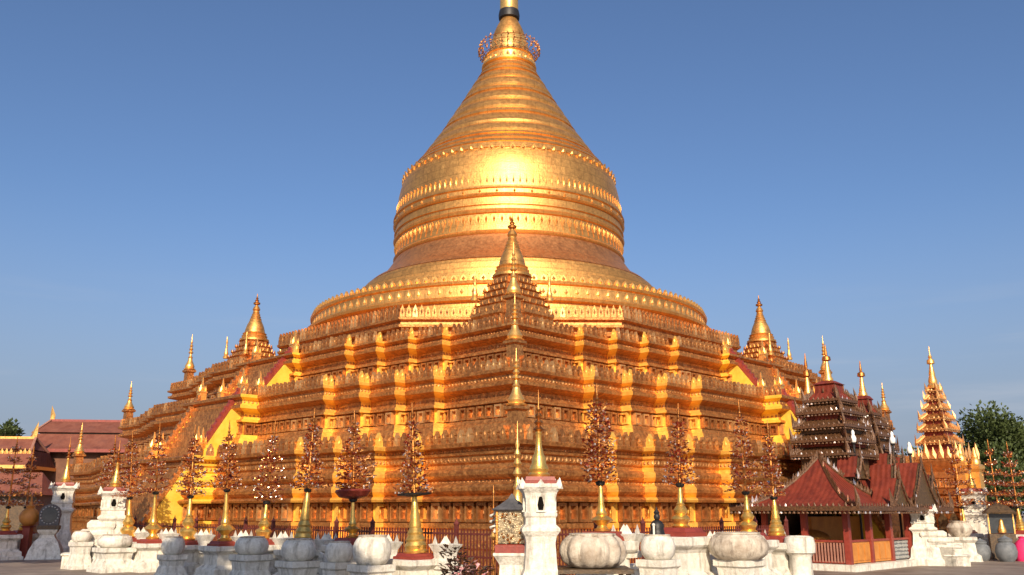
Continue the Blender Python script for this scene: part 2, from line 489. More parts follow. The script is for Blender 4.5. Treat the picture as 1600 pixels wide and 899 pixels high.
def pan(w, h, t):
    k = ('p', w, h, t)
    if k not in mm: mm[k] = ([panel_mesh(w, h, t).mesh('niche_panel', q) for q in (gold_wall, gold_worn, gold_pale, gold_return_glow)], lambda: panel_mesh(w, h, t))
    return mm[k]
along(P1, .80, 5.54, .52, *mer(.38, .66, .20), t1, todo_m, gap=27.5)
along(P2, .62, 9.14, .42, *mer(.29, .56, .18), t2, todo_m, gap=24.9)
along(P3, .62, 12.0, .42, *mer(.27, .60, .18), t3, todo_m, gap=21.5)
along(P1, .421, 2.16, .78, *pan(.58, .82, .26), t1, todo_p)
along(P2, .061, 6.93, .62, *pan(.46, .60, .22), t2, todo_p)
along(P3, .061, 10.07, .62, *pan(.46, .54, .22), t3, todo_p)

def lotus_band(poly, off, z, pitch, w, h, t, parent):
    m = MB()
    for dist, p, q, nn in edges_seen(offset(poly, off), z):
        L = (q - p).length; n = max(1, round(L / pitch)); a = math.atan2(nn.y, nn.x) + math.pi / 2
        for i in range(n):
            c = p.lerp(q, (i + .5) / n); k = rnd.uniform(.85, 1.12)
            m.cur = rnd.choices((0, 1, 2), (.5, .42, .08))[0]
            m.add([(-w / 2, .02, 0), (w / 2, .02, 0), (w * .4, .02, h * .6 * k), (0, .02, h * k), (-w * .4, .02, h * .6 * k), (0, -t, h * .4)], [(0, 1, 5), (1, 2, 5), (2, 3, 5), (3, 4, 5), (4, 0, 5)],
                  Matrix.Translation((c.x, c.y, z)) @ Matrix.Rotation(a, 4, 'Z'))
    part('lotus_band', m, [gold_wall, gold_worn, gold_pale], parent, kind='stuff')
for off, z, pi_, w, h in ((.505, 4.70, .26, .22, .26), (.47, 3.78, .24, .2, .2), (.92, 1.12, .3, .26, .2), (.82, .48, .4, .34, .5), (.455, 5.14, .2, .17, .17)): lotus_band(P1, off, z, pi_, w, h, .035, t1)
for off, z, pi_, w, h in ((.425, 8.62, .24, .2, .23), (.06, 7.8, .24, .2, .3), (.55, 6.1, .26, .22, .34)): lotus_band(P2, off, z, pi_, w, h, .03, t2)
for off, z, pi_, w, h in ((.47, 11.58, .22, .19, .18), (.05, 10.9, .22, .18, .24), (.5, 9.6, .26, .22, .3)): lotus_band(P3, off, z, pi_, w, h, .03, t3)

def octagon(a, rot=R(22.5)):
    rr = a / math.cos(R(22.5))
    return [(rr * math.cos(rot + R(45 * i)), rr * math.sin(rot + R(45 * i))) for i in range(8)]
P4 = octagon(16.4)
prof4 = [(.5, 11.9), (.5, 12.4), (.2, 12.5), (.1, 13.2), (.3, 13.3), (.35, 13.5), (.15, 13.55), (.12, 13.7), (.6, 13.8), (.62, 13.95), (.4, 14.0), (.36, 14.2), (.64, 14.28), (.66, 14.42), (.6, 14.45), (-1.5, 14.48)]
t4 = terrace(P4, prof4, gold_wall, 'eight-sided terrace under the round base')
along(P4, .6, 14.44, .40, *mer(.31, .80, .18), t4, todo_m)
along(P4, .101, 12.6, .7, *pan(.5, .55, .10), t4, todo_p)

def place(bag, name, limit):
    bag.sort(key=lambda e: e[0])
    for d, par, me, loc, rz, f, kd in bag[:limit]:
        o = link(name, me, par, (loc[0], loc[1], loc[2] - rnd.uniform(0, .03)), rz)
        if name == 'merlon': o.rotation_euler.y = R(rnd.gauss(0, 1.3)); o.scale = (rnd.uniform(.9, 1.06), 1, rnd.uniform(.88, 1.05))
    rest = {}
    for d, par, me, loc, rz, f, kd in bag[limit:]:
        mb = rest.setdefault(par.name, (par, MB()))[1]
        q = f(); mb.cur = kd
        mb.add(q.v, q.f, Matrix.Translation(loc) @ Matrix.Rotation(rz, 4, 'Z'))
    for par, mb in rest.values():
        part(name + '_row', mb, [gold_wall, gold_worn, gold_pale, gold_return_glow], par, kind='stuff')
place(todo_m, 'merlon', MERLON_LIMIT)
place(todo_p, 'niche_panel', PANEL_LIMIT)

# ---- round base, bell and spire: one profile cut into its named stages
N = 128
def stage(name, prof, mat=gold_dome, smooth=32, n=N):
    m = MB(); m.lathe(prof, n); return part(name, m, mat, pagoda, smooth)
drum = stage('round_base', [(16.3, 14.3), (16.3, 15.3), (15.95, 15.4), (15.9, 15.7), (16.25, 15.78), (16.3, 15.95), (15.9, 16.05), (15.75, 16.15), (15.7, 16.9), (15.85, 16.98), (15.9, 17.15), (15.45, 17.3),
                            (14.6, 17.36), (14.6, 17.55), (14.3, 17.6), (14.3, 17.75), (14.0, 17.8), (14.0, 17.98), (13.75, 18.03), (13.7, 18.25), (13.45, 18.3), (13.4, 18.48), (13.1, 18.54), (13.1, 18.72), (12.8, 18.78), (12.75, 18.95), (12.5, 19.0), (12.45, 19.2), (12.2, 19.26), (12.15, 19.46), (11.95, 19.52), (11.85, 19.8), (11.6, 19.95)])
neck = stage('bell_skirt', [(11.7, 19.93), (11.4, 20.2), (10.85, 20.5), (10.3, 21.0), (9.93, 21.5), (9.62, 22.0), (9.42, 22.38)], copper)
bell = stage('bell', [(9.3, 22.3), (9.5, 22.36), (9.58, 22.5), (9.5, 22.62), (9.38, 22.68), (9.38, 23.5), (9.42, 23.9), (9.56, 23.96), (9.62, 24.1), (9.52, 24.22), (9.44, 24.3), (9.44, 24.55), (9.56, 24.6), (9.56, 24.72), (9.44, 24.78), (9.44, 25.2),
                     (9.58, 25.26), (9.66, 25.38), (9.56, 25.5), (9.54, 25.8), (9.66, 25.88), (9.6, 26.05), (9.44, 26.12), (9.42, 26.6), (9.36, 27.05), (9.28, 27.85), (9.14, 28.5), (8.98, 29.0), (8.86, 29.3), (8.94, 29.38), (8.88, 29.52), (8.66, 29.64), (8.5, 29.97)])
rp = [(8.5, 29.95)]
zs = [30.0, 30.5, 31.1, 31.5, 32.5, 33.7, 34.3, 35.4, 36.5, 37.1, 38.2, 39.1, 39.6, 40.3]
def rz_(z):
    tab = [(29.9, 8.47), (30.5, 8.06), (31, 7.62), (31.5, 7.29), (32, 6.98), (33, 6.31), (34, 5.67), (35, 5.12), (36, 4.52), (37, 3.93), (38, 3.41), (39, 2.82), (40.4, 2.1)]
    for (a, b), (c, d) in zip(tab, tab[1:]):
        if z <= c: return b + (d - b) * (z - a) / (c - a)
    return 2.2
for a, b in zip(zs, zs[1:]):
    h = b - a
    rp += [(rz_(a + .05 * h) - .05, a + .04 * h), (rz_(a + .2 * h) + .10, a + .2 * h), (rz_(a + .5 * h) + .10, a + .5 * h), (rz_(a + .78 * h) + .07, a + .78 * h), (rz_(a + .9 * h) - .02, a + .9 * h)]
spire = stage('ringed_spire', rp + [(2.2, 40.35)], gold_dome, 25)
crown = stage('lotus_crown', [(2.2, 40.3), (2.42, 40.4), (2.38, 40.6), (2.1, 40.7), (2.05, 41.3), (2.2, 41.4), (2.1, 41.6), (1.8, 41.75), (1.75, 42.3), (1.62, 42.9), (1.5, 43.2)], gold_trim, 30, 48)
bud = stage('banana_bud', [(1.5, 43.15), (1.45, 43.5), (1.3, 44.0), (1.1, 44.5), (.85, 45.0), (.72, 45.25)], gold_dome, 40, 40)
collar = stage('dark_collar', [(.72, 45.2), (.92, 45.35), (.95, 45.7), (.88, 46.1), (.78, 46.15)], black, 40, 32)
hti = stage('umbrella_shaft', [(.78, 46.1), (.82, 46.2), (.80, 48.6), (.9, 48.7), (.9, 49.0), (.5, 49.2), (.3, 51), (.05, 53)], gold_trim, 30, 32)

def dome_ring(name, parent, count, r, z, mb, mat, tilt=0.0, limit=None):
    me = mb.mesh(name, mat)
    rest = MB()
    cang = math.atan2(CAM_L.y, CAM_L.x)
    for i in range(count):
        a = 2 * math.pi * (i + .5) / count
        d = (a - cang + math.pi) % (2 * math.pi) - math.pi
        if abs(d) > R(97): continue
        o = link(name, me, parent, (r * math.cos(a), r * math.sin(a), z))
        o.rotation_euler = (tilt, 0, a + math.pi / 2)
def petal(w, h, t):
    m = MB()
    out = [(-.42, 0), (.42, 0), (.5, .3), (.3, .7), (0, 1), (-.3, .7), (-.5, .3)]
    m.prism([(x * w, z * h) for x, z in out], t)
    m.add([(0, -t * .8, h * .4), (-w * .3, 0, h * .4), (0, 0, h * .12), (w * .3, 0, h * .4), (0, 0, h * .8)], [(0, 1, 2), (0, 2, 3), (0, 3, 4), (0, 4, 1)])
    return m
def pendant(w, h, t):
    m = MB()
    m.prism([(0, -h), (w * .24, -h * .62), (w * .5, -h * .3), (w * .34, 0), (-w * .34, 0), (-w * .5, -h * .3), (-w * .24, -h * .62)], t)
    m.add([(0, -t * 1.1, -h * .35), (-w * .2, 0, -h * .35), (0, 0, -h * .7), (w * .2, 0, -h * .35), (0, 0, -h * .08)], [(0, 1, 2), (0, 2, 3), (0, 3, 4), (0, 4, 1)])
    return m
dome_ring('lotus_petal', drum, 150, 15.72, 17.14, petal(.46, .5, .14), gold_trim)
dome_ring('plaque', drum, 130, 15.74, 16.2, petal(.46, .62, .10), gold_trim)
dome_ring('leaf_stud', drum, 130, 13.76, 18.0, petal(.36, .38, .12), gold_dome, R(-35))
dome_ring('pendant', bell, 100, 9.42, 23.86, pendant(.50, 1.05, .12), gold_dome)
dome_ring('boss', bell, 46, 9.54, 25.4, petal(.42, .5, .16), gold_dome)
dome_ring('flute', bell, 120, 9.42, 26.08, petal(.26, .95, .06), gold_dome, R(2))
dome_ring('pendant', bell, 26, 8.9, 29.42, pendant(1.3, 1.7, .08), gold_dome, R(12))
dome_ring('flower_boss', bell, 70, 8.93, 29.1, petal(.5, .55, .1), gold_dome, R(16))
dome_ring('lotus_leaf', crown, 26, 2.36, 40.45, petal(.42, .75, .12), gold_trim, R(-14))
# the wire halo of leaves that stands out round the crown
halo = MB()
for i in range(30):
    a = 2 * math.pi * i / 30
    ca, sa = math.cos(a), math.sin(a)
    halo.tube([(2.0 * ca, 2.0 * sa, 41.5), (2.5 * ca, 2.5 * sa, 41.6), (2.7 * ca, 2.7 * sa, 42.1), (2.55 * ca, 2.55 * sa, 42.6)], .025, 4)
    for zz, rr in ((41.6, 2.5), (41.8, 2.65), (42.05, 2.75), (42.3, 2.7), (42.6, 2.55), (42.0, 2.35)):
        flame(halo, (rr * ca + rnd.uniform(-.1, .1), rr * sa + rnd.uniform(-.1, .1), zz), .22, .15, .04, rnd.uniform(0, 3))
for zz, rr in ((41.55, 2.3), (42.05, 2.72), (42.6, 2.55)):
    halo.tube([(rr * math.cos(2 * math.pi * i / 40), rr * math.sin(2 * math.pi * i / 40), zz) for i in range(41)], .03, 4)
part('leaf_halo', halo, gold_wall, pagoda)

# ---- stairs in the middle of the two visible faces
def stair(turn):
    """built for the u face (local -y), turned by 0 or 90 degrees about the centre"""
    T = Matrix.Rotation(R(90) * turn, 4, 'Z')
    stp = MB(); chk = []; rails = []; posts = []
    for (u0, z0, u1, z1, w) in ((31.2, .0, 27.6, 5.55, 3.0), (27.2, 5.6, 24.95, 9.1, 2.75), (23.7, 9.2, 21.5, 11.95, 2.5)):
        n = max(8, int((z1 - z0) / .3))
        for i in range(n):
            ua, ub = u0 + (u1 - u0) * i / n, u1 - .3
            zz = z0 + (z1 - z0) * (i + 1) / n
            stp.box((0, -(ua + ub) / 2, (z0 - .3 + zz) / 2), (2 * w - 1.0, ua - ub, zz - z0 + .3), M=T)
        for sx in (-1, 1):
            c = MB()
            x0, x1 = sx * (w - .5), sx * w
            top = [(u0, z0 + .15), (u0 - .12, z0 + .3), (u1, z1 + .15), (u1 - .35, z1 + .2)]
            pr = [(u0, z0 - .1)] + top + [(u1 - .35, z0 - .1)]
            lo, hi = min(x0, x1), max(x0, x1)
            vs = [(lo, -a, b) for a, b in pr] + [(hi, -a, b) for a, b in pr]
            k = len(pr)
            c.add(vs, [tuple(range(k)), tuple(reversed(range(k, 2 * k)))] + [(i, i + k, (i + 1) % k + k, (i + 1) % k) for i in range(k)], T)
            chk.append(c)
            r_ = MB()
            xm = (x0 + x1) / 2 - sx * .06
            a, b = (u0 - .1, z0 + .3), (u1 + .05, z1 + .16)
            pts = [(a[0], a[1]), (b[0], b[1]), (b[0], b[1] + .42), (a[0], a[1] + .42)]
            vs = [(xm - .17, -p, q) for p, q in pts] + [(xm + .17, -p, q) for p, q in pts]
            r_.add(vs, [(0, 1, 2, 3), (7, 6, 5, 4), (0, 4, 5, 1), (1, 5, 6, 2), (2, 6, 7, 3), (3, 7, 4, 0)], T)
            kk = int((a[0] - b[0]) / .22)
            for i in range(kk):
                f = (i + .5) / kk
                r_.box((xm, -(a[0] + (b[0] - a[0]) * f), a[1] + (b[1] - a[1]) * f + .47), (.2, .1, .16), M=T)
            rails.append(r_)
            for (uu, zz, s) in ((u0 - .1, z0 + .15, .8), (u1 - .1, z1 + .15, .85)):
                p = MB()
                p.square([(.25 * s, 0), (.25 * s, .6 * s), (.3 * s, .65 * s), (.28 * s, .75 * s), (.16 * s, .8 * s), (.17 * s, 1.0 * s), (.08 * s, 1.25 * s), (.02, 1.8 * s)], M=T @ Matrix.Translation(((x0 + x1) / 2, -uu, zz)))
                for da in range(4):
                    flame(p, T @ Vector(((x0 + x1) / 2 + .27 * s * math.cos(R(45 + 90 * da)), -uu + .27 * s * math.sin(R(45 + 90 * da)), zz + .7 * s)), .55 * s, .2 * s, 0, R(90 * da))
                posts.append(p)
    st = part('staircase', stp, gold_wall, pagoda, label='flight of steps up the middle of a face')
    for c in chk: part('cheek_wall', c, gold_stair_glow, st)
    for i, c in enumerate(rails): part('handrail', c, red_paint if i > 1 and i % 2 == (1 if turn == 0 else 0) else gold_wall, st)
    for c in posts: part('stair_post', c, gold_trim, st)
stair(0); stair(1)

# ------------------------------------------------------------------ things on the pagoda's terraces
def w2(u, v, z=0.0): return MW @ Vector((v, -u, z))
STUPA = [(1.02, 16.0), (1.02, 16.15), (.86, 16.25), (.9, 16.42), (.78, 16.5), (.84, 16.62), (.72, 16.7), (.66, 17.0), (.58, 17.3), (.46, 17.6), (.4, 17.75), (.42, 17.82), (.34, 17.95), (.36, 18.02), (.28, 18.15), (.3, 18.22), (.22, 18.36),
         (.24, 18.42), (.2, 18.52), (.27, 18.66), (.2, 18.85), (.1, 19.0), (.09, 19.12)]
def make_stupa(loc, label):
    s = thing('corner_stupa', label, 'stupa', loc, ROT, 'corner stupas on the upper terrace')
    b = MB()
    prof = []
    for i, (w, z) in enumerate(((2.05, 12.0), (2.05, 13.3), (2.2, 13.45), (2.2, 13.62), (1.95, 13.68), (1.9, 14.05), (2.0, 14.12), (1.72, 14.2), (1.68, 14.5), (1.8, 14.58), (1.5, 14.66), (1.44, 14.95), (1.55, 15.02), (1.25, 15.12),
                                (1.2, 15.4), (1.3, 15.46), (1.05, 15.55), (1.0, 15.9), (1.08, 15.98))):
        prof.append((w, z))
    def red(w): a = w; b_ = w * .78; c = w * .56; return [(c, -a), (c, -b_), (b_, -b_), (b_, -c), (a, -c), (a, c), (b_, c), (b_, b_), (c, b_), (c, a), (-c, a), (-c, b_), (-b_, b_), (-b_, c), (-a, c), (-a, -c), (-b_, -c), (-b_, -b_), (-c, -b_), (-c, -a)]
    b.loft([[(x, y, z - 12) for x, y in red(w)] for w, z in prof])
    base = part('stepped_base', b, gold_wall, s)
    mp = petal(.24, .36, .08).mesh('merlon', gold_trim)
    sp = MB()
    for w, z in ((2.2, 13.62), (2.0, 14.12), (1.8, 14.58), (1.55, 15.02), (1.3, 15.46)):
        for k in range(4):
            for q in range(-3, 4):
                x, y = q / 3 * w * .78, -w * (.97 if abs(q) < 3 else .77)
                for _ in range(k): x, y = y, -x
                flame(sp, (x, y, z - 12), .3, .13, 0, R(90 * k))
    part('flame_spike', sp, gold_dark, base, kind='stuff')
    d = MB(); d.lathe([(r * 1.14, z - 12) for r, z in STUPA], 32)
    part('bell', d, gold_dome, s, 32)
    f = MB(); f.lathe([(.09, 7.05), (.26, 7.1), (.28, 7.22), (.14, 7.3), (.12, 7.36), (.18, 7.4), (.09, 7.5), (.07, 7.55), (.11, 7.6), (.05, 7.7), (.02, 8.0)], 16)
    part('umbrella', f, gold_dark, s, 40)
    for sx in (-1, 1):
        for sy in (-1, 1):
            q = MB(); q.lathe([(.22, 2.6), (.24, 2.75), (.15, 2.85), (.19, 3.0), (.12, 3.2), (.07, 3.5), (.1, 3.6), (.05, 3.8), (.09, 3.9), (.02, 4.4)], 10, (sx * 1.55, sy * 1.55, 0))
            part('finial', q, gold_trim, s, 40)
    return s
RS = 20.7 / math.sqrt(2)
def local(v, mu, z=0.0): return MW @ Vector((v, mu, z))
st0 = make_stupa(local(RS, -RS, 12.0), 'small golden stupa at the near corner in front of the great bell')
index_children()
dup(st0, 'small golden stupa against the sky at the left corner of the terrace', local(-RS, -RS, 12.0), ROT)
dup(st0, 'small golden stupa against the sky at the right corner of the terrace', local(RS, RS, 12.0), ROT)

def make_finial(name, loc, h, label, group):
    """a slim pot finial on a square corner post, h high over all"""
    s = thing(name, label, 'finial', loc, ROT, group)
    p = MB(); p.square([(.36, 0), (.36, h * .08), (.29, h * .1), (.27, h * .3), (.40, h * .32), (.40, h * .35), (.34, h * .36)])
    part('post', p, gold_wall, s)
    b = MB(); b.lathe([(.42, h * .36), (.46, h * .375), (.34, h * .39), (.38, h * .42), (.30, h * .46), (.2, h * .51), (.15, h * .56), (.19, h * .575), (.11, h * .6), (.08, h * .64)], 20)
    part('pot', b, gold_trim, s, 40)
    t = MB(); t.lathe([(.08, h * .64), (.2, h * .66), (.08, h * .7), (.17, h * .725), (.07, h * .76), (.14, h * .785), (.05, h * .82), (.10, h * .845), (.04, h * .88), (.015, h)], 12)
    part('twisted_tip', t, gold_trim, s, 40)
    return s
corner = 'slim finials on the terrace corners'
f1 = make_finial('corner_finial', local(23.9, -23.9, 5.56), 3.9, 'pot finial on the near corner of the lowest terrace above the white pylon', corner)
f2 = make_finial('corner_finial', local(21.35, -21.35, 9.16), 3.6, 'pot finial on the near corner of the middle terrace', corner)
f3 = make_finial('corner_finial', local(18.4, -18.4, 12.02), 4.6, 'thin finial right in front of the near corner stupa', corner)
index_children()
for sx, lab in ((-1, 'left'), (1, 'right')):
    a = (-1, -1) if sx < 0 else (1, 1)
    dup(f2, 'small pot finial at the far %s corner of the middle terrace' % lab, local(a[0] * 21.4, a[1] * 21.4, 9.16), ROT)
    dup(f3, 'thin finial at the far %s corner of the upper square terrace' % lab, local(a[0] * 18.2, a[1] * 18.2, 12.02), ROT)
    dup(f1, 'pot finial at the far %s corner of the lowest terrace' % lab, local(a[0] * 23.9, a[1] * 23.9, 5.56), ROT)
make_finial('corner_finial', local(25.6, -25.6, 0), 6.1, 'tall slender finial in front of the lowest terrace corner', corner)

# ================================================================== the outer row: plinths, flower trees, basins, pylons
def lerp(a, b, f): return a + (b - a) * f
def make_plinth_meshes():
    m = MB()
    m.square([(.86, 0), (.86, .16), (.78, .2), (.76, .42), (.7, .46), (.56, .58), (.54, .98), (.6, 1.06), (.7, 1.12), (.74, 1.16), (.74, 1.32), (.7, 1.34)])
    n = MB()
    n.square([(.50, 1.335), (.50, 1.43), (.44, 1.45), (.40, 1.54)])
    return m.mesh('block', white), n.mesh('red_step', red_paint)
PL = make_plinth_meshes()
def plinth(x, y, label, rz=R(45), sc=1.0, zk=1.0):
    p = thing('tree_plinth', label, 'plinth', (x, y, 0), rz, 'white plinths under the flower trees')
    link('block', PL[0], p); link('red_step', PL[1], p)
    p.scale = (sc, sc, zk)
    return p
VASES = [
    [(.30, 0), (.34, .05), (.26, .12), (.30, .2), (.36, .3), (.30, .4), (.18, .46), (.24, .54), (.27, .62), (.20, .72), (.14, .8), (.16, .84), (.11, .9), (.10, 1.1), (.075, 1.35), (.06, 1.5)],
    [(.34, 0), (.36, .06), (.30, .1), (.33, .2), (.28, .3), (.30, .36), (.22, .48), (.24, .54), (.17, .66), (.19, .72), (.14, .9), (.15, .96), (.11, 1.1), (.12, 1.16), (.09, 1.3), (.07, 1.5)],
    [(.26, 0), (.28, .06), (.18, .1), (.14, .18), (.26, .28), (.38, .34), (.30, .42), (.16, .5), (.18, .56), (.12, .68), (.13, .74), (.09, .9), (.11, 1.0), (.07, 1.15), (.08, 1.3), (.055, 1.5)],
]
VM = []
for pr in VASES:
    m = MB(); m.lathe(pr, 24); VM.append(m.mesh('vase', brass, 40))
def leaf(mb, p, out, size, up, idx):
    """one curled leaf: two folded quads"""
    mb.cur = idx
    p = Vector(p); o = Vector(out).normalized(); s = o.cross(Vector((0, 0, 1)))
    s = s.normalized() if s.length > .01 else Vector((1, 0, 0))
    n = s.cross(o)
    a = p + o * size * .5 + n * size * up
    tip = p + o * size + n * size * up * .2
    mb.add([p, a + s * size * .34, tip, a - s * size * .34, p + o * size * .5 + n * size * (up - .2)], [(0, 4, 1), (4, 2, 1), (0, 3, 4), (4, 3, 2)])
def flower_crown(parent, seed, h, tiers, r0, shape, bowl, plate, z0):
    """h: height of the leaf crown, above it a spike"""
    q = random.Random(seed)
    st = MB(); st.lathe([(.05, z0), (.045, z0 + h * .5), (.03, z0 + h), (.02, z0 + h * 1.12)], 8)
    part('stem', st, gold_dark, parent, 40)
    if plate:
        b = MB(); b.lathe([(.05, z0 - .02), (.2, z0), (r0 * 1.0, z0 + .04), (r0 * 1.04, z0 + .09), (.12, z0 + .1)], 18)
        part('tray', b, black, parent, 40)
    else:
        b = MB(); b.lathe([(.05, z0 - .06), (.13, z0 - .02), (.15, z0 + .06), (.08, z0 + .1)], 12)
        part('cup', b, black, parent, 40)
    if bowl:
        b = MB(); b.lathe([(.1, z0 + .04), (r0 * .7, z0 + .12), (r0 * .9, z0 + .3), (r0 * .86, z0 + .36), (.1, z0 + .38)], 18)
        part('red_bowl', b, maroon, parent, 40)
    for i in range(tiers):
        f = i / max(1, tiers - 1)
        rr = r0 * shape(f) * q.uniform(.86, 1.1)
        zz = z0 + .12 + (h * .92) * f + (.25 if bowl and i == 0 else 0)
        m = MB()
        arms = max(6, int(7 + rr * 9))
        a0 = q.uniform(0, 6)
        for k in range(arms):
            a = a0 + 2 * math.pi * k / arms + q.uniform(-.15, .15)
            ca, sa = math.cos(a), math.sin(a)
            ln = rr * q.uniform(.78, 1.08)
            rise = h / tiers * q.uniform(.1, .7)
            m.cur = 1
            m.tube([(.02 * ca, .02 * sa, zz), (ln * .6 * ca, ln * .6 * sa, zz + rise * .4), (ln * ca, ln * sa, zz + rise)], .014, 3)
            nl = 4 + int(rr * 5.5)
            for j in range(nl):
                g_ = lerp(.3, 1.0, (j + q.random() * .6) / nl)
                g_ = min(g_, 1.0)
                pz = zz + rise * g_ ** 1.5 + q.uniform(-.10, .10)
                an = a + q.uniform(-1.1, 1.1)
                idx = q.choices((0, 1, 2), (.54, .28, .18))[0]
                leaf(m, (ln * g_ * ca, ln * g_ * sa, pz), (math.cos(an), math.sin(an), q.uniform(-.5, .9)), q.uniform(.11, .22), q.uniform(.1, .35), idx)
            m.cur = 1 if q.random() < .6 else 2
            m.ball((ln * ca, ln * sa, zz + rise - .05), .028, 5, 1.3)
        part('leaf_tier', m, [maroon, leaf_gilt, pale_leaf], parent)
    sp = MB()
    zt = z0 + h
    sp.lathe([(.03, zt), (.09, zt + .05), (.04, zt + .12), (.075, zt + .18), (.03, zt + .26), (.06, zt + .32), (.02, zt + .4), (.04, zt + .46), (.008, zt + .8)], 10)
    part('spike', sp, gold_dark, parent, 40)
cone = lambda f: lerp(1.0, .22, f)
bulge = lambda f: (.55 + 1.2 * f - 1.65 * f * f) * 1.25 if f < .8 else lerp(.6, .2, (f - .8) * 5)
egg = lambda f: lerp(.85, .25, f) + .35 * math.sin(math.pi * min(1, f * 1.2))
stack = lambda f: lerp(1.0, .3, f) * (1.0 if int(f * 20) % 2 == 0 else .8)
GT = 'gilded flower trees in brass vases'
def flower_tree(x, y, zb, vase_top, crown_top, r0, seed, vm, label, shape=cone, bowl=False, plate=False, tiers=7, rz=0.0):
    t = thing('flower_tree', label, 'flower tree', (x, y, zb), rz, GT)
    lean = random.Random(seed + 500); t.rotation_euler = (R(lean.uniform(-2.5, 2.5)), R(lean.uniform(-2.5, 2.5)), lean.uniform(0, 6))
    v = link('vase', VM[vm], t)
    k = (vase_top - zb) / 1.5
    v.scale = (max(.72, min(1.05, k * 1.0)),) * 2 + (k,)
    flower_crown(t, seed, crown_top - vase_top, tiers, r0, shape, bowl, plate, vase_top - zb)
    return t
# (column, plinth top row, vase top row, crown top row, crown half width px, vase kind, shape, bowl, plate, label tail)
LEFT = [
    (656, 862, 776, 668, 25, 1, cone, False, True, 'first flower tree left of the white corner pylon, on a black tray'),
    (560, 838, 783, 676, 30, 2, egg, True, False, 'full rounded flower tree with a broad red bowl under its leaves'),
    (486, 848, 768, 672, 26, 1, stack, False, False, 'flower tree with a plain tip above a ribbed brass vase'),
    (425, 840, 787, 690, 23, 0, egg, False, False, 'narrow dark flower tree between the grey bowl and the ribbed vase'),
    (368, 843, 768, 688, 24, 2, cone, False, False, 'flower tree below the red stair rail at left'),
    (312, 842, 778, 692, 24, 0, egg, False, False, 'flower tree in front of the gilded foot of the left stairway'),
    (259, 840, 772, 690, 22, 2, cone, False, False, 'flower tree at the sunlit white plinth left of the stairs'),
    (222, 838, 780, 700, 22, 0, stack, False, False, 'flower tree second from the left white pylon'),
    (191, 836, 775, 705, 20, 1, egg, False, False, 'flower tree close beside the left white pylon'),
]
for i, (px, yb, yv, yc, hw, vm, sh, bo, pl, lab) in enumerate(LEFT):
    X, Y = row_left(px, -1.0)
    zb = zat(yb + 3, Y)
    plinth(X, Y, 'white plinth under the ' + lab.split(',')[0].replace('flower tree', 'tree', 1), zk=zb / 1.54)
    flower_tree(X, Y, zb, zat(yv, Y), zat(yc, Y), hw / F * Y * 1.03, 20 + i, vm, lab, sh, bo, pl, 8 if i < 3 else 7)
RIGHT = [
    (936, 828, 757, 640, 29, 2, lambda f: lerp(1.0, .5, f), False, False, 'tall thick flower tree behind the big ribbed stone basin'),
    (1055, 822, 760, 668, 28, 0, cone, False, False, 'conical flower tree on the broad white plinth, second right of the pylon'),
    (1157, 830, 772, 660, 26, 0, stack, False, False, 'flower tree in clear rings behind the smooth stone basin'),
    (1199, 835, 780, 690, 20, 1, cone, False, False, 'slim flower tree beside the red roofed pavilion'),
]
for i, (px, yb, yv, yc, hw, vm, sh, bo, pl, lab) in enumerate(RIGHT):
    X, Y = row_right(px, -1.0)
    zb = zat(yb + 3, Y)
    plinth(X, Y, 'white plinth under the ' + lab.split(',')[0].replace('flower tree', 'tree', 1), sc=1.15 if i == 1 else 1.0, zk=zb / 1.54)
    flower_tree(X, Y, zb, zat(yv, Y), zat(yc, Y), hw / F * Y * 1.03, 60 + i, vm, lab, sh, bo, pl, 9 if i == 0 else 7)
# flower trees far left and far right, at the ends of the square
for i, (px, Y, zt, lab) in enumerate(((12, 52, 6.0, 'flower tree at the left edge of the photo before the gold hall'), (40, 54, 5.6, 'flower tree next to an orange pot at the far left'), (1505, 55, 6.2, 'flower tree right of the gold spire hall'),
                                   (1562, 54, 6.0, 'flower tree over the glass case at the far right'), (1592, 53, 5.8, 'flower tree at the right edge of the photo'))):
    X, _ = at(px, Y, 800)
    plinth(X, Y, 'white plinth under the ' + lab.replace('flower tree', 'tree', 1))
    flower_tree(X, Y, 1.54, 2.8, zt, .95, 90 + i, i % 3, lab, (egg, cone, egg, cone, egg)[i], False, False, 6)

# ---- basins and bowls
def basin(name, label, x, y, z0, r, h, mat, ped, pmat, lobes=0, neck=.7, group=None, n=32, rz=R(45)):
    b = thing(name, label, 'basin', (x, y, 0), rz, group)
    m = MB()
    pr = [(r * .5, z0), (r * .74, z0 + h * .05), (r * .93, z0 + h * .22), (r, z0 + h * .46), (r * .985, z0 + h * .62), (r * .92, z0 + h * .78), (r * .82, z0 + h * .9), (r * .72, z0 + h * .97), (r * .66, z0 + h), (r * .56, z0 + h * .92)]
    m.lathe(pr, 64 if lobes else n, lobes=lobes, lobe=.13 if lobes else 0)
    part('bowl', m, mat, b, 40)
    q = MB(); q.lathe([(r * .68, z0 + h * .97), (r * .74, z0 + h * .98), (r * .74, z0 + h * 1.03), (r * .66, z0 + h * 1.04), (r * .58, z0 + h), (r * .56, z0 + h * .86)], 36); part('rim', q, stone, b, 40)
    if not lobes:
        pm_ = petal(r * .5, h * .5, r * .06).mesh('lotus_petal', mat)
        for i in range(12):
            a = 2 * math.pi * (i + .5) / 12
            o = link('lotus_petal', pm_, b, (r * .97 * math.cos(a), r * .97 * math.sin(a), z0 + h * .42)); o.rotation_euler = (R(-13), 0, a + math.pi / 2)
    if ped:
        q = MB(); w = ped
        q.square([(w * 1.15, 0), (w * 1.15, .15), (w * 1.02, .2), (w * .9, z0 * .45), (w * .8, z0 * .55), (w * .86, z0 - .22), (w, z0 - .16), (w, z0 + .02)])
        part('pedestal', q, pmat, b)
    return b
def zr(y, Y): return zat(y, Y)
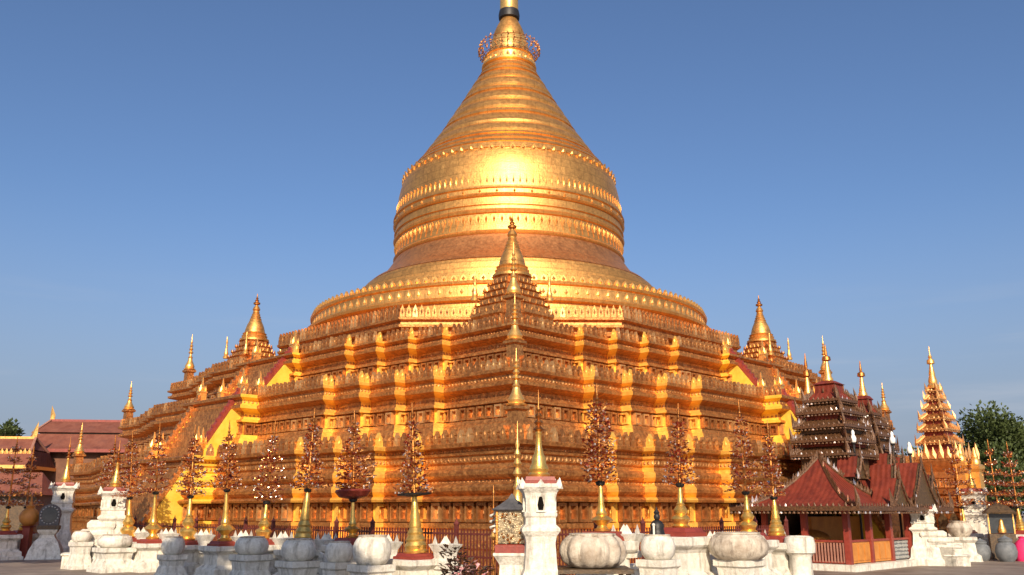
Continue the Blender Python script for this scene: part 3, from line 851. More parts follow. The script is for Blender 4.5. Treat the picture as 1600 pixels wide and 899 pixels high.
BG = 'stone basins and bowls between the flower trees'
X, Y = row_right(921, 1.0); s = Y / F
bb = basin('ribbed_basin', 'big stained stone basin with vertical ribs on a brown table', X, Y, zr(888, Y), 48 * s, 48 * s, stone, 0, stone, 12, .8, BG)
tb = MB(); zt = zr(887, Y)
tb.box((0, 0, zt - .06), (1.9, 1.9, .1))
table = thing('brown_table', 'low brown table carrying the ribbed stone basin', 'table', (X, Y, 0), R(0))
part('table_top', tb, dark_wood, table)
for sx in (-1, 1):
    for sy in (-1, 1):
        l = MB(); l.box((sx * .82, sy * .82, (zt - .11) / 2), (.12, .12, zt - .11)); part('leg', l, dark_wood, table)
X, Y = row_right(1140, 1.2); s = Y / F * .93
basin('smooth_basin', 'wide smooth stone basin stained dark along its rim', X, Y, zr(876, Y), 48 * s, 42 * s, stone, 30 * s, white, 0, .82, BG)
X, Y = row_right(1019, 1.0); s = Y / F
basin('lotus_bowl', 'round white bowl with dark petal stains below a black figure', X, Y, zr(876, Y), 26 * s, 36 * s, white, 24 * s, white, 0, .8, BG)
zf = zr(840, Y)
fig = thing('black_figure', 'small dark seated figure in the round white bowl', 'statue', (X, Y, zf - .08), 0)
m = MB(); m.lathe([(.26, 0), (.28, .08), (.22, .16), (.19, .3), (.2, .42), (.13, .52), (.06, .56)], 14); part('body', m, black, fig, 50)
m = MB(); m.ball((0, -.02, .64), .095, 10, 1.15); m.lathe([(.07, .72), (.09, .76), (.03, .84), (.01, .92)], 10); part('head', m, black, fig, 50)
m = MB(); m.box((-.13, -.2, .22), (.05, .06, .34)); m.ball((-.13, -.2, .42), .05, 8); part('white_candle', m, white, fig, 50)
X, Y = row_left(590, 1.2); s = Y / F
basin('white_urn', 'sunlit white urn with a round body on a square pedestal', X, Y, zr(884, Y), 29 * s, 42 * s, white, 26 * s, white, 0, .62, BG)
for px, yb, yt, hw, off, lab in ((409, 868, 842, 25, .9, 'shaded grey bowl with a dark open mouth'), (480, 878, 846, 26, 1.1, 'shaded round grey urn on a pedestal below the ribbed brass vase'), (541, 880, 850, 21, .9, 'shaded grey urn left of the sunlit white urn'),
                                 (291, 868, 842, 17, .9, 'small shaded grey bowl beside the foot of the stairs'), (203, 857, 838, 25, .9, 'wide shallow white bowl right of the left pylon'), (152, 848, 832, 14, 1.4, 'small white bowl on the step of the left pylon')):
    X, Y = row_left(px, off); s = Y / F
    basin('white_urn', lab, X, Y, zr(yb, Y), hw * s, (yb - yt) * s, white, hw * s * .95, white, 0, .78, BG)
X, Y = row_right(1232, .4); s = Y / F
pp = thing('round_post', 'stout white post with a round cap before the pavilion', 'post', (X, Y, 0), R(45))
m = MB(); zc = zr(866, Y); zt = zr(838, Y)
m.lathe([(21 * s, 0), (21 * s, .3), (17 * s, .36), (16 * s, zc - .1), (19 * s, zc)], 28); part('shaft', m, white, pp, 40)
m = MB(); m.lathe([(19 * s, zc), (22 * s, zc + .04), (23 * s, (zc + zt) / 2), (21 * s, zt - .06), (16 * s, zt), (15 * s, zt - .03)], 28); part('cap', m, white, pp, 40)

# ---- white leaf-shaped blocks and the low wall behind the row
def lotus_block(x, y, z, label, sc=1.0):
    b = thing('lotus_block', label, 'ornament', (x, y, z), R(45), 'white leaf-crowned blocks on the low wall')
    m = MB(); m.square([(.3 * sc, 0), (.3 * sc, .15 * sc), (.24 * sc, .2 * sc), (.26 * sc, .36 * sc), (.38 * sc, .6 * sc), (.30 * sc, .62 * sc)])
    part('block', m, white, b)
    for k in range(4):
        c = MB()
        flame(c, (.32 * sc * math.cos(R(45 + 90 * k)), .32 * sc * math.sin(R(45 + 90 * k)), .52 * sc), .34 * sc, .22 * sc, 0, R(45 + 90 * k + 90), .1 * sc)
        part('leaf_point', c, white, b)
for px, lab in ((335, 'between the two trees nearest the stairs'), (395, 'left of the shaded grey bowl'), (455, 'left of the ribbed brass vase'), (521, 'right of the ribbed brass vase'), (612, 'behind the sunlit white urn'), (700, 'behind the first tree left of the pylon'),
                (282, 'right of the sunlit plinth by the stairs'), (240, 'behind the wide shallow bowl')):
    X, Y = row_left(px, -1.7)
    lotus_block(X, Y, 1.02, 'white leaf-crowned block ' + lab, 1.0)
for px, lab in ((971, 'right of the ribbed stone basin'), (1102, 'left of the smooth stone basin'), (1196, 'right of the smooth stone basin')):
    X, Y = row_right(px, -.6 if px == 971 else -1.4)
    lotus_block(X, Y, 1.02 if px != 971 else 1.3, 'white leaf-crowned block ' + lab, 1.1)
def low_wall(p0, p1, label):
    p0, p1 = Vector(p0), Vector(p1); d = p1 - p0
    w = thing('low_white_wall', label, 'wall', ((p0 + p1) / 2).to_3d(), math.atan2(d.y, d.x))
    m = MB(); L = d.length
    m.box((0, 0, .45), (L, .5, .9)); part('wall_body', m, white, w)
    m = MB(); m.box((0, 0, .96), (L, .66, .12)); part('coping', m, white, w)
    m = MB(); m.box((0, 0, .1), (L, .7, .2)); part('footing', m, white, w)
low_wall(row_left(715, -1.8), row_left(178, -1.8), 'low white wall behind the left row of plinths')
low_wall(row_right(905, -1.8), row_right(1235, -1.8), 'low white wall behind the right row of plinths')

# ---- pylons
def pylon(x, y, rz, H, w, label, steps=0, spire_h=2.3):
    p = thing('white_pylon', label, 'pylon', (x, y, 0), rz, 'white shrine pylons with gold spires')
    b = MB()
    h = H
    b.square([(w * .62, 0), (w * .62, h * .1), (w * .54, h * .14), (w * .5, h * .3), (w * .42, h * .36), (w * .38, h * .55), (w * .41, h * .6), (w * .5, h * .64), (w * .5, h * .66), (w * .4, h * .69), (w * .395, h * .74), (w * .43, h * .755), (w * .43, h * .775), (w * .385, h * .79), (w * .39, h * .88),
              (w * .43, h * .93), (w * .54, h * .975), (w * .54, h), (w * .44, h)])
    part('body', b, white, p)
    for k in range(4):
        c = MB(); a = R(45 + 90 * k)
        flame(c, (w * .66 * math.cos(a), w * .66 * math.sin(a), h * .96), w * .3, w * .2, w * .05, a, w * .14); part('crown_point', c, white, p)
        c = MB(); a = R(90 * k)
        flame(c, (w * .50 * math.cos(a), w * .50 * math.sin(a), h * .97), w * .22, w * .18, 0, a + R(90), w * .1); part('crown_point', c, white, p)
        # lamp niche with a pointed head, recess shade painted as a flat black plate, with a white surround
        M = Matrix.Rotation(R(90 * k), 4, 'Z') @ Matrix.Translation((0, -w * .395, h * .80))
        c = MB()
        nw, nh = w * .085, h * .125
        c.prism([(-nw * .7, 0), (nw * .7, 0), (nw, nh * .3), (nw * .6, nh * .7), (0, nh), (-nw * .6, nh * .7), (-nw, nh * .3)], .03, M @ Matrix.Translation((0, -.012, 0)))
        part('lamp_niche', c, niche_shade, p)
        c = MB()
        for sx in (-1, 1): c.box((sx * nw * 1.35, -.02, nh * .4), (nw * .4, .05, nh * .9), M=M)
        c.box((0, -.03, -nh * .08), (nw * 3, .08, nh * .1), M=M)
        part('niche_surround', c, white, p)
    if steps:
        for i, (dx, ww, zz) in enumerate(((.55, .9, h * .62), (.95, 1.0, h * .5), (1.35, 1.05, h * .38), (1.75, 1.15, h * .2))):
            c = MB()
            c.square([(w * .42, 0), (w * .42, zz * .8), (w * .47, zz * .86), (w * .47, zz * .94), (w * .36, zz)], (steps * dx * w * .62, 0))
            part('buttress', c, white, p)
    c = MB(); c.square([(w * .46, h), (w * .46, h * 1.02), (w * .4, h * 1.025), (w * .38, h * 1.055)]); part('red_step', c, red_paint, p)
    k = spire_h / 2.3; z0 = h * 1.055
    c = MB(); c.lathe([(.28, z0), (.3, z0 + .06 * k), (.24, z0 + .12 * k), (.27, z0 + .2 * k), (.2, z0 + .34 * k), (.18, z0 + .5 * k), (.12, z0 + .62 * k), (.085, z0 + .8 * k), (.07, z0 + 1.1 * k), (.09, z0 + 1.14 * k), (.06, z0 + 1.2 * k)], 20)
    part('spire', c, brass, p, 40)
    c = MB(); c.lathe([(.05, z0 + 1.18 * k), (.16, z0 + 1.24 * k), (.05, z0 + 1.34 * k), (.13, z0 + 1.42 * k), (.04, z0 + 1.52 * k), (.1, z0 + 1.6 * k), (.03, z0 + 1.7 * k), (.07, z0 + 1.78 * k), (.02, z0 + 1.9 * k), (.01, z0 + 2.3 * k)], 14)
    part('umbrella', c, gold_dark, p, 40)
    return p
pylon(xat(843, 860, 24.1), 24.1, R(4), 3.3, .98, 'tall white pylon with a keyhole niche at the near corner of the row')
pylon(*at(170, 45.0), R(24), 3.55, 1.32, 'sunlit white pylon on stepped buttresses at the left end of the row', -1)
pylon(*at(90, 58.0), R(20), 4.15, 1.45, 'grey shaded pylon behind the round mirror shrine at the far left', 0, 2.9)
pylon(*at(1446, 47.0), R(-24), 2.7, 1.3, 'white buttressed pylon beside the right end of the pavilion', 1, .7)
pylon(*at(1530, 56.0), R(-30), 3.75, 1.5, 'flared white pylon in front of the dark trees at the right', 0, 2.2)

# ---- small glass shrine on a pedestal, left of the corner pylon
X, Y = at(800, 24.6, 860)
sh = thing('glass_shrine', 'little glazed shrine with a grey pyramid roof on a white pedestal', 'shrine', (X, Y, 0), R(-4))
zb, zt, za = zat(864, Y), zat(797, Y), zat(777, Y)
m = MB(); m.square([(.42, 0), (.42, .2), (.34, .26), (.30, zb - .3), (.42, zb - .1), (.46, zb - .06), (.46, zb)]); part('pedestal', m, white, sh)
m = MB(); m.square([(.42, zb), (.42, zb + .2), (.38, zb + .22)]); part('red_base', m, red_paint, sh)
m = MB(); m.square([(.44, zt - .04), (.5, zt), (.3, (zt + za) / 2 - .04), (.1, za - .05), (.02, za + .08)]); part('roof', m, grey_roof, sh)
for sx in (-1, 1):
    for sy in (-1, 1):
        m = MB(); m.box((sx * .37, sy * .37, (zb + .22 + zt) / 2), (.05, .05, zt - zb - .22)); part('post', m, gold_dark, sh)
for k in range(4):
    m = MB(); m.box((0, -.355, (zb + .22 + zt) / 2), (.68, .012, zt - zb - .26), M=Matrix.Rotation(R(90 * k), 4, 'Z')); part('glass_pane', m, glass_gilt, sh)
m = MB()
for i in range(26):
    m.ball((rnd.uniform(-.3, .3), -.385, rnd.uniform(zb + .26, zt - .1)), rnd.uniform(.02, .04), 5)
part('gilt_tracery', m, gold_dark, sh, kind='stuff')
X, Y = at(771, 25.0, 820)
gl = thing('white_garland', 'white twisted garland hanging beside the glazed shrine', 'garland', (X, Y, 0), 0)
m = MB(); zt, zb = zat(800, Y), zat(832, Y)
pts = []
for i in range(40):
    f = i / 39
    pts.append((.07 * math.sin(f * 22), .05 * math.cos(f * 22) - .02, lerp(zt, zb, f)))
m.tube(pts, [.035 + .012 * math.sin(i * 1.7) for i in range(40)], 6); part('garland_strand', m, white, gl, 60)
m = MB(); m.tube([(0, 0, 0), (0, 0, zt + .5)], .025, 8); m.lathe([(.05, zt + .48), (.02, zt + .55), (.01, zt + .7)], 8); part('pole', m, gold_dark, gl, 60)
m = MB(); m.lathe([(.02, zb - .22), (.11, zb - .12), (.03, zb), (.02, zb + .02)], 10); part('tassel', m, gold_trim, gl, 50)

# ---- red iron fence round the pagoda
fence_red = material('old_red_iron', (.085, .016, .012), (.16, .03, .02), 6, 0, .6, None, .2, 25)
bar_me = MB().box((0, 0, 1.1), (.035, .035, 1.9)).mesh('bar', fence_red)
def fence(p0, p1, label, single):
    p0, p1 = Vector(p0), Vector(p1); d = p1 - p0; L = d.length
    w = thing('red_fence', label, 'fence', p0.to_3d(), math.atan2(d.y, d.x), 'red iron fences before the pagoda')
    for z in (.3, 1.2, 1.9):
        m = MB(); m.box((L / 2, 0, z), (L, .05, .06)); part('rail', m, fence_red, w)
    n = int(L / 2.2)
    for i in range(n + 1):
        m = MB(); x = L * i / n
        m.box((x, 0, 1.08), (.12, .12, 2.16)); m.lathe([(.08, 2.16), (.1, 2.22), (.03, 2.32), (.01, 2.42)], 8, (x, 0, 0)); part('post', m, fence_red, w)
    k = int(L / .15)
    rest = MB()
    for i in range(k):
        if i < single: link('bar', bar_me, w, ((i + .5) * L / k, 0, 0))
        else: rest.box(((i + .5) * L / k, 0, 1.1), (.035, .035, 1.9))
    if rest.v: part('bar_row', rest, fence_red, w, kind='stuff')
fence((-.2, 28.6), (-19.5, 47.9), 'red iron fence running behind the left row of flower trees', 90)
fence((1.0, 28.6), (11.6, 39.2), 'red iron fence running behind the right row of flower trees', 60)
def pot_plant(x, y, label, h=.9, fl=False, pot=True, seed=1):
    q = random.Random(seed)
    t = thing('potted_plant', label, 'plant', (x, y, 0), 0, 'potted plants by the fence')
    m = MB(); m.lathe([(.2, 0), (.28, .35), (.31, .38), (.3, .44), (.25, .42)], 14); part('pot', m, red_paint, t, 40)
    m = MB()
    for i in range(170):
        a = q.uniform(0, 6.28); r = .55 * math.sqrt(q.random()); z = .4 + h * q.random()
        m.cur = 1 if fl and q.random() < .3 else 0
        leaf(m, (r * .6 * math.cos(a), r * .6 * math.sin(a), z), (math.cos(a), math.sin(a), q.uniform(-.3, 1)), q.uniform(.1, .22), .2, m.cur)
    part('leaves', m, [leaf_pot, leaf_flower], t)
for i, (px, Y, h, fl, lab) in enumerate(((722, 25.6, .9, True, 'leafy potted plant with pale pink flowers left of the glazed shrine'), (748, 25.2, .75, True, 'low flowering potted plant beside the glazed shrine pedestal'), (709, 26.4, 1.2, False, 'dark green potted plant against the red fence'))):
    X, Y = at(px, Y, 880); pot_plant(X, Y, lab, h, fl, True, i)

# ================================================================== right side: pavilion, towers, trees
def spikes(mb, p0, p1, pitch, h, w, up=(0, 0, 1), jitter=.25, curve=None):
    p0, p1 = Vector(p0), Vector(p1); d = p1 - p0; n = max(1, int(d.length / pitch)); face = math.atan2(d.y, d.x)
    for i in range(n + 1):
        p = p0.lerp(p1, i / n)
        mb.cur = 1 if rnd.random() < .16 else 0
        flame(mb, p, h * rnd.uniform(1 - jitter, 1 + jitter), w, rnd.uniform(-.3, .3) * w, face)
def hip_rings(a, b, r, z0, h, levels=7, pw=1.7, rb=.04):
    out = []
    for i in range(levels + 1):
        t = i / levels
        x = lerp(a, r, t); y = lerp(b, rb, t); z = z0 + h * t ** pw
        out.append([(-x, -y, z), (x, -y, z), (x, y, z), (-x, y, z)])
    return out
def roof_tier(parent, a, b, r, z0, h, mat, trim, c=(0, 0), pw=1.7, eave=.14, sp=.3, pitch=.28, rb=.04):
    M = Matrix.Translation((c[0], c[1], 0))
    rings = hip_rings(a, b, r, z0, h, 7, pw, rb)
    m = MB(); m.loft(rings, M=M); rf = part('roof', m, mat, parent)
    e = MB()
    for (x0, y0, x1, y1) in ((-a, -b, a, -b), (a, -b, a, b), (a, b, -a, b), (-a, b, -a, -b)):
        d = Vector((x1 - x0, y1 - y0)); L = d.length; k = math.atan2(d.y, d.x)
        e.box((c[0] + (x0 + x1) / 2, c[1] + (y0 + y1) / 2, z0 - eave / 2 + .02), (L + .1, .12, eave), k)
    part('eave_board', e, trim, rf)
    l = MB()
    for (x0, y0, x1, y1) in ((-a, -b, a, -b), (a, -b, a, b), (a, b, -a, b), (-a, b, -a, -b)):
        spikes(l, (c[0] + x0, c[1] + y0, z0 + .01), (c[0] + x1, c[1] + y1, z0 + .01), pitch * 1.3, sp * .5, pitch * .5)
        spikes(l, (c[0] + x0, c[1] + y0, z0 - eave - sp * .3), (c[0] + x1, c[1] + y1, z0 - eave - sp * .3), pitch, sp * .4, pitch * .6)
    for k in range(4):                                   # the carved hips
        for i in range(7):
            p, q = Vector(rings[i][k]), Vector(rings[i + 1][k])
            spikes(l, p + Vector((c[0], c[1], .0)), q + Vector((c[0], c[1], .0)), pitch * .7, sp, pitch * .6)
        p = Vector(rings[0][k]) + Vector((c[0], c[1], 0)); l.cur = 0
        flame(l, p, sp * 2.6, pitch * .8, .1, rnd.uniform(0, 3))
    if r > .2: spikes(l, (c[0] - r, c[1], z0 + h), (c[0] + r, c[1], z0 + h), pitch, sp * 1.2, pitch * .6)
    part('carved_edge', l, [trim, pale_leaf if trim is carved else trim], rf, kind='stuff')
    for k in range(4):
        hb = MB()
        hb.tube([tuple(Vector(rings[i][k]) + Vector((c[0], c[1], .03))) for i in range(8)], .07, 5)
        part('hip_board', hb, trim, rf)
    return rf
def gable(parent, x, y, z0, w, h, depth, face, mats):
    """carved dormer gable: dark field, two curved bargeboards, flame finial; looks towards -y turned by face"""
    M = Matrix.Translation((x, y, 0)) @ Matrix.Rotation(face, 4, 'Z')
    side = [(w * .5 * (1 - t) ** 1.0 * (1 - .35 * t * (1 - t) * 4 * .5), z0 + h * t) for t in (0, .2, .4, .6, .8, 1)]
    out = [(-a, b) for a, b in side] + [(a, b) for a, b in reversed(side[:-1])]
    m = MB(); m.prism([(p * 1.04, q + .05) for p, q in out], depth, M @ Matrix.Translation((0, .12, 0))); gr = part('gable_roof', m, red_roof, parent)
    m = MB(); m.prism(out, .1, M); gf = part('gable', m, dark_wood, gr)
    bd = MB(); sk = MB()
    for s in (-1, 1):
        pts = [M @ Vector((s * a, -.08, b)) for a, b in side]
        bd.tube([tuple(p) for p in pts], .06, 5)
        for p, q in zip(pts, pts[1:]): spikes(sk, p, q, .16, .2, .13)
        flame(sk, pts[0] + Vector((0, 0, -.05)), .5, .18, s * .15, face)
    flame(sk, M @ Vector((0, -.05, z0 + h)), .7, .18, 0, face)
    part('bargeboard', bd, mats, gr); part('carved_edge', sk, [mats, pale_leaf], gr, kind='stuff')

pav_c = Vector((15.2, 41.9)); UX = Vector((math.cos(R(45)), math.sin(R(45)))); VX = Vector((-math.cos(R(45)), math.sin(R(45))))
PLn, PW = 9.4, 4.4                                      # along the right face, and across
cen = pav_c + UX * PLn / 2 + VX * PW / 2
pav = thing('red_roof_pavilion', 'open pavilion under dark red concave roofs with carved edges, slatted railing', 'pavilion', (cen.x, cen.y, 0), R(45))
m = MB(); m.box((0, 0, .14), (PLn + .7, PW + .7, .28)); part('white_kerb', m, white, pav)
ZE = 2.75
pm = MB().box((0, 0, .28 + (ZE - .28) / 2), (.26, .26, ZE - .28)).mesh('post', red_paint)
for i in range(5):
    for sy in (-1, 1): link('post', pm, pav, (-PLn / 2 + .15 + i * (PLn - .3) / 4, sy * (PW / 2 - .15), 0))
for sx in (-1, 1): link('post', pm, pav, (sx * (PLn / 2 - .15), 0, 0))
# end railing of slats (faces left-front), side panels (face right-front)
slat = MB().box((0, 0, .78), (.03, .075, .86)).mesh('slat', pinkwall)
rl = MB(); rl.box((-PLn / 2 + .15, 0, 1.28), (.12, PW - .3, .1)); rl.box((-PLn / 2 + .15, 0, .36), (.12, PW - .3, .1)); rl.box((-PLn / 2 + .26, 0, .8), (.03, PW - .5, .8)); railing = part('railing', rl, red_paint, pav)
for i in range(26): link('slat', slat, railing, (-PLn / 2 + .08, -PW / 2 + .35 + i * (PW - .7) / 25, 0))
def side_panel(x0, x1, mat, name):
    m = MB(); m.box(((x0 + x1) / 2, -PW / 2 + .15, .78), (x1 - x0, .06, .92))
    for k in range(3):
        xx = lerp(x0, x1, (k + .5) / 3); m.box((xx, -PW / 2 + .105, .78), ((x1 - x0) / 3 - .12, .05, .7))
    return part(name, m, mat, pav)
q4 = (PLn - .3) / 4
side_panel(-PLn / 2 + .3, -PLn / 2 + q4, ochre, 'side_panel')
side_panel(-PLn / 2 + q4 + .3, -PLn / 2 + 2 * q4, ochre, 'side_panel')
lat = MB(); x0, x1 = -PLn / 2 + 2 * q4 + .32, -PLn / 2 + .15 + 3 * q4 - .15
lat.box(((x0 + x1) / 2, -PW / 2 + .2, .78), (x1 - x0, .02, .92))
lt = part('lattice_panel', lat, grey_metal, pav)
lat = MB()
for i in range(11):
    for j in range(5):
        xx = lerp(x0 + .1, x1 - .1, i / 10); zz = .42 + j * .18
        q_ = rnd.uniform(.5, 1.0)
        lat.lathe([(.085 * q_, -.015), (.085 * q_, .015), (.05 * q_, .015), (.05 * q_, -.015)], 8, M=Matrix.Translation((xx, -PW / 2 + .16, zz)) @ Matrix.Rotation(R(90), 4, 'X'))
part('lattice_scroll', lat, grey_light, lt, kind='stuff')
side_panel(-PLn / 2 + .15 + 3 * q4 + .15, PLn / 2 - .2, ochre, 'side_panel')
m = MB(); m.box((0, -PW / 2 + .15, 1.29), (PLn - .3, .14, .1)); part('top_rail', m, red_paint, pav)
m = MB(); m.box((.6, .9, 1.3), (PLn - 3, .5, 2.1)); m.box((-PLn / 2 + 1.3, .3, .8), (1.4, 1.8, 1.0)); part('inner_altar', m, ochre, pav)
m = MB(); m.box((0, PW / 2 - .3, 1.5), (PLn - .4, .1, 2.4)); part('back_screen', m, dark_wood, pav)
m = MB(); m.lathe([(.75, 1.3), (.8, 1.42), (.62, 1.6), (.3, 1.72), (.05, 1.76)], 20, (-PLn / 2 + 1.3, .2, 0)); part('straw_canopy', m, brass, pav, 40)
roof_tier(pav, 3.15, PW / 2 + 1.0, .05, ZE + .06, 2.35, red_roof, carved, (-PLn / 2 + 2.15, 0), pw=2.0, eave=.2, sp=.36, pitch=.22)
roof_tier(pav, 3.75, PW / 2 + .9, 1.6, ZE + .03, 1.9, red_roof, carved, (PLn / 2 - 2.75, 0), pw=1.7, eave=.17, sp=.36, pitch=.22)
gable(pav, 2.3, -PW / 2 - .8, ZE + .12, 3.2, 2.1, 1.3, 0, carved)
gable(pav, -.7, -PW / 2 - .85, ZE + .12, 1.9, 1.25, 1.0, 0, carved)
gable(pav, .7, -PW / 2 - .1, ZE + .6, 1.2, 1.5, 1.0, 0, carved)
gable(pav, 4.4, -PW / 2 - .5, ZE + .2, 1.8, 1.5, 1.0, 0, carved)
gable(pav, 2.3, -1.5, 4.3, 1.1, 1.2, 1.2, 0, carved)
gable(pav, -1.3, -1.5, 4.2, 1.0, 1.0, 1.0, 0, carved)
gable(pav, 4.6, -1.2, 4.2, 1.0, 1.2, 1.0, 0, carved)
for i, (px, py, Y, lab) in enumerate(((1333, 684, 45.5, 'white globe lamp on a post over the middle of the red roofs'), (1394, 686, 47.5, 'white globe lamp on a post over the right gable'), (1421, 702, 50, 'white globe lamp on a post left of the gold spire hall'), (1449, 770, 49, 'white globe lamp just above the right end of the pavilion eave'))):
    X = xat(px, py, Y); z = zat(py, Y)
    t = thing('lamp_post', lab, 'lamp', (X, Y, 0), 0, 'white globe lamps')
    m = MB(); m.tube([(0, 0, 0), (0, 0, z - .3)], .06, 8); m.lathe([(.1, z - .35), (.14, z - .28), (.06, z - .22)], 10); part('lamp_pole', m, black, t, 40)
    m = MB(); m.lathe([(.05, z - .3), (.13, z - .22), (.15, z - .05), (.11, z + .06), (.07, z + .12), (.09, z + .22), (.07, z + .3), (.02, z + .38)], 14); part('globe', m, lamp_white, t, 60)

def pyatthat(name, label, cat, x, y, rz, levels, mats, spire, group=None, spk=.3):
    """tiered tower: levels = [(half width, z of eave, roof height, neck half width, neck height)]"""
    t = thing(name, label, cat, (x, y, 0), rz, group)
    wallm, roofm, trim, spm = mats
    for i, (w, z, h, nw, nh) in enumerate(levels):
        m = MB(); m.box((0, 0, z - nh / 2), (nw * 2, nw * 2, nh)); part('storey', m, wallm, t)
        nxt = levels[i + 1][3] if i + 1 < len(levels) else w * .25
        roof_tier(t, w, w, min(nxt, w * .9), z, h, roofm, trim, pw=1.35, eave=max(.08, h * .2), sp=spk, pitch=spk * .95, rb=min(nxt, w * .9))
    zt = levels[-1][1] + levels[-1][2]; k, r = spire
    m = MB(); m.lathe([(r, zt - .05), (r * 1.1, zt + .05 * k), (r * .8, zt + .1 * k), (r * .85, zt + .16 * k), (r * .55, zt + .3 * k), (r * .6, zt + .33 * k), (r * .35, zt + .5 * k), (r * .25, zt + .56 * k)], 16); part('spire', m, spm, t, 40)
    m = MB(); m.lathe([(r * .2, zt + .55 * k), (r * .75, zt + .58 * k), (r * .7, zt + .66 * k), (r * .25, zt + .7 * k), (r * .4, zt + .74 * k), (r * .15, zt + .8 * k), (.02, zt + k)], 14); part('umbrella', m, gold_trim, t, 40)
    return t
DM = (red_roof, carved, carved, gold_trim)
Y = 58.0
def lv(rows, Y):       # (row of eave, half width px, rows of roof)
    out = []
    for i, (ye, hw, hr) in enumerate(rows):
        z = zat(ye, Y); w = hw / F * Y / 1.25
        h = zat(ye - hr, Y) - z
        out.append((w, z, h, w * .72, 3.0 if i == 0 else (zat(rows[i - 1][0] - rows[i - 1][2], Y) * 0 + 1.2)))
    return out
def roof_tower(parent, cx, cy, rows, Y, k, r, asp=1.0):
    zprev = None
    for i, (ye, hw, hr) in enumerate(rows):
        z = zat(ye, Y); w = hw / F * Y / 1.28; h = zat(ye - hr, Y) - z
        nw = w * .78
        zb = z - 1.2 if zprev is None else zprev
        m = MB(); m.box((cx, cy, (zb + z) / 2), (nw * 2 * asp, nw * 2, z - zb)); part('roof_storey', m, red_roof if i % 2 else dark_wood, parent)
        roof_tier(parent, w * asp, w, nw * .8 * asp, z, h, carved if i < len(rows) - 1 else red_roof, carved, (cx, cy), pw=1.3, eave=.13, sp=.3, pitch=.2, rb=nw * .8)
        zprev = z + h * .8
    zt = zprev; R_ = rows[-1][1] / F * Y / 1.28 * .6
    m = MB(); m.square([(R_, zt - .1), (R_ * .9, zt + .5), (R_ * 1.1, zt + .55), (r * 1.1, zt + .75)], (cx, cy)); part('spire_base', m, red_roof, parent)
    z0 = zt + .72
    m = MB(); m.lathe([(r, z0), (r * 1.05, z0 + .06 * k), (r * .75, z0 + .14 * k), (r * .8, z0 + .18 * k), (r * .55, z0 + .3 * k), (r * .45, z0 + .45 * k), (r * .3, z0 + .55 * k)], 14, (cx, cy, 0)); part('spire', m, gold_trim, parent, 40)
    m = MB(); m.lathe([(r * .2, z0 + .54 * k), (r * .9, z0 + .57 * k), (r * .8, z0 + .66 * k), (r * .25, z0 + .7 * k), (r * .3, z0 + .74 * k), (.02, z0 + k)], 14, (cx, cy, 0)); part('umbrella', m, gold_dark, parent, 40)
roof_tower(pav, .2, .5, ((712, 58, 15), (690, 56, 14), (668, 52, 13), (646, 46, 13), (627, 36, 12)), 47, 2.0, .26, 1.12)
roof_tower(pav, 4.1, .4, ((722, 48, 14), (702, 42, 13), (682, 36, 12), (664, 30, 11), (648, 22, 9)), 50, 2.0, .24)
for px, yt, yb, Y, hw, lab in ((1263, 553, 622, 60, 9, 'thin gold spire just right of the right corner stupa'),):
    X = xat(px, yb, Y); z1, z0 = zat(yt, Y), zat(yb + 25, Y); r = hw / F * Y; k = z1 - z0
    t = thing('temple_spire', lab, 'spire', (X, Y, z0), 0, 'gold spires over the dark temple')
    m = MB(); m.square([(r * 1.1, -6), (r * 1.1, .08 * k), (r * .95, .1 * k)]); part('base', m, red_roof, t)
    m = MB(); m.lathe([(r, .1 * k), (r * 1.05, .16 * k), (r * .75, .24 * k), (r * .8, .3 * k), (r * .5, .42 * k), (r * .4, .52 * k), (r * .3, .6 * k)], 14); part('bell', m, gold_trim, t, 40)
    m = MB(); m.lathe([(r * .2, .58 * k), (r * .6, .62 * k), (r * .55, .7 * k), (r * .2, .74 * k), (r * .3, .78 * k), (.02, k)], 12); part('umbrella', m, gold_dark, t, 40)

GM = (ochre, gold_trim, gold_trim, gold_trim)
GY = 64.0
def lvg(rows, Y):
    return [(hw / F * Y / 1.2, zat(ye, Y), (zat(ye - hr, Y) - zat(ye, Y)) * .62, hw / F * Y / 1.2 * .7, 1.4 if i else 4) for i, (ye, hw, hr) in enumerate(rows)]
pyatthat('gold_spire_hall', 'tall golden seven-tiered spire with flame edges before the green trees', 'temple', xat(1468, 690, GY), GY, R(40), lvg(((693, 30, 17), (673, 26, 14), (656, 22, 13), (640, 17, 11), (625, 13, 10), (612, 10, 9)), GY), (red_paint, gold_wall, gold_pale, gold_trim), (3.0, .36), None, .26)
X = xat(1478, 740, 62)
gh = thing('gold_hall', 'low golden hall with a crown of flame spikes under the seven-tiered spire', 'hall', (X, 62, 0), R(40))
hw = 34 / F * 62; zt = zat(718, 62)
m = MB(); m.square([(hw * .92, 0), (hw * .92, .8), (hw * .8, .9), (hw * .78, 2.5), (hw * .9, 2.6), (hw * .9, 2.8), (hw * .76, 2.9), (hw * .74, 3.6), (hw * .88, 3.75), (hw * .9, 4.0), (hw * .78, 4.1), (hw * .76, zt - 1.5), (hw * .9, zt - 1.3), (hw * .86, zt - .9), (hw * .98, zt - .5), (hw * 1.02, zt - .2), (hw, zt)]); part('wall', m, gold_worn, gh)
for k in range(4):
    M = Matrix.Rotation(R(90 * k), 4, 'Z')
    for i in range(6):
        for zz, q in ((4.15, gold_pale), (2.95, gold_wall)):
            c = MB(); c.add(panel_mesh(hw * .2, .6, .16).v, panel_mesh(hw * .2, .6, .16).f, M @ Matrix.Translation((lerp(-hw * .62, hw * .62, i / 5), -hw * .755, zz))); part('wall_panel', c, q, gh)
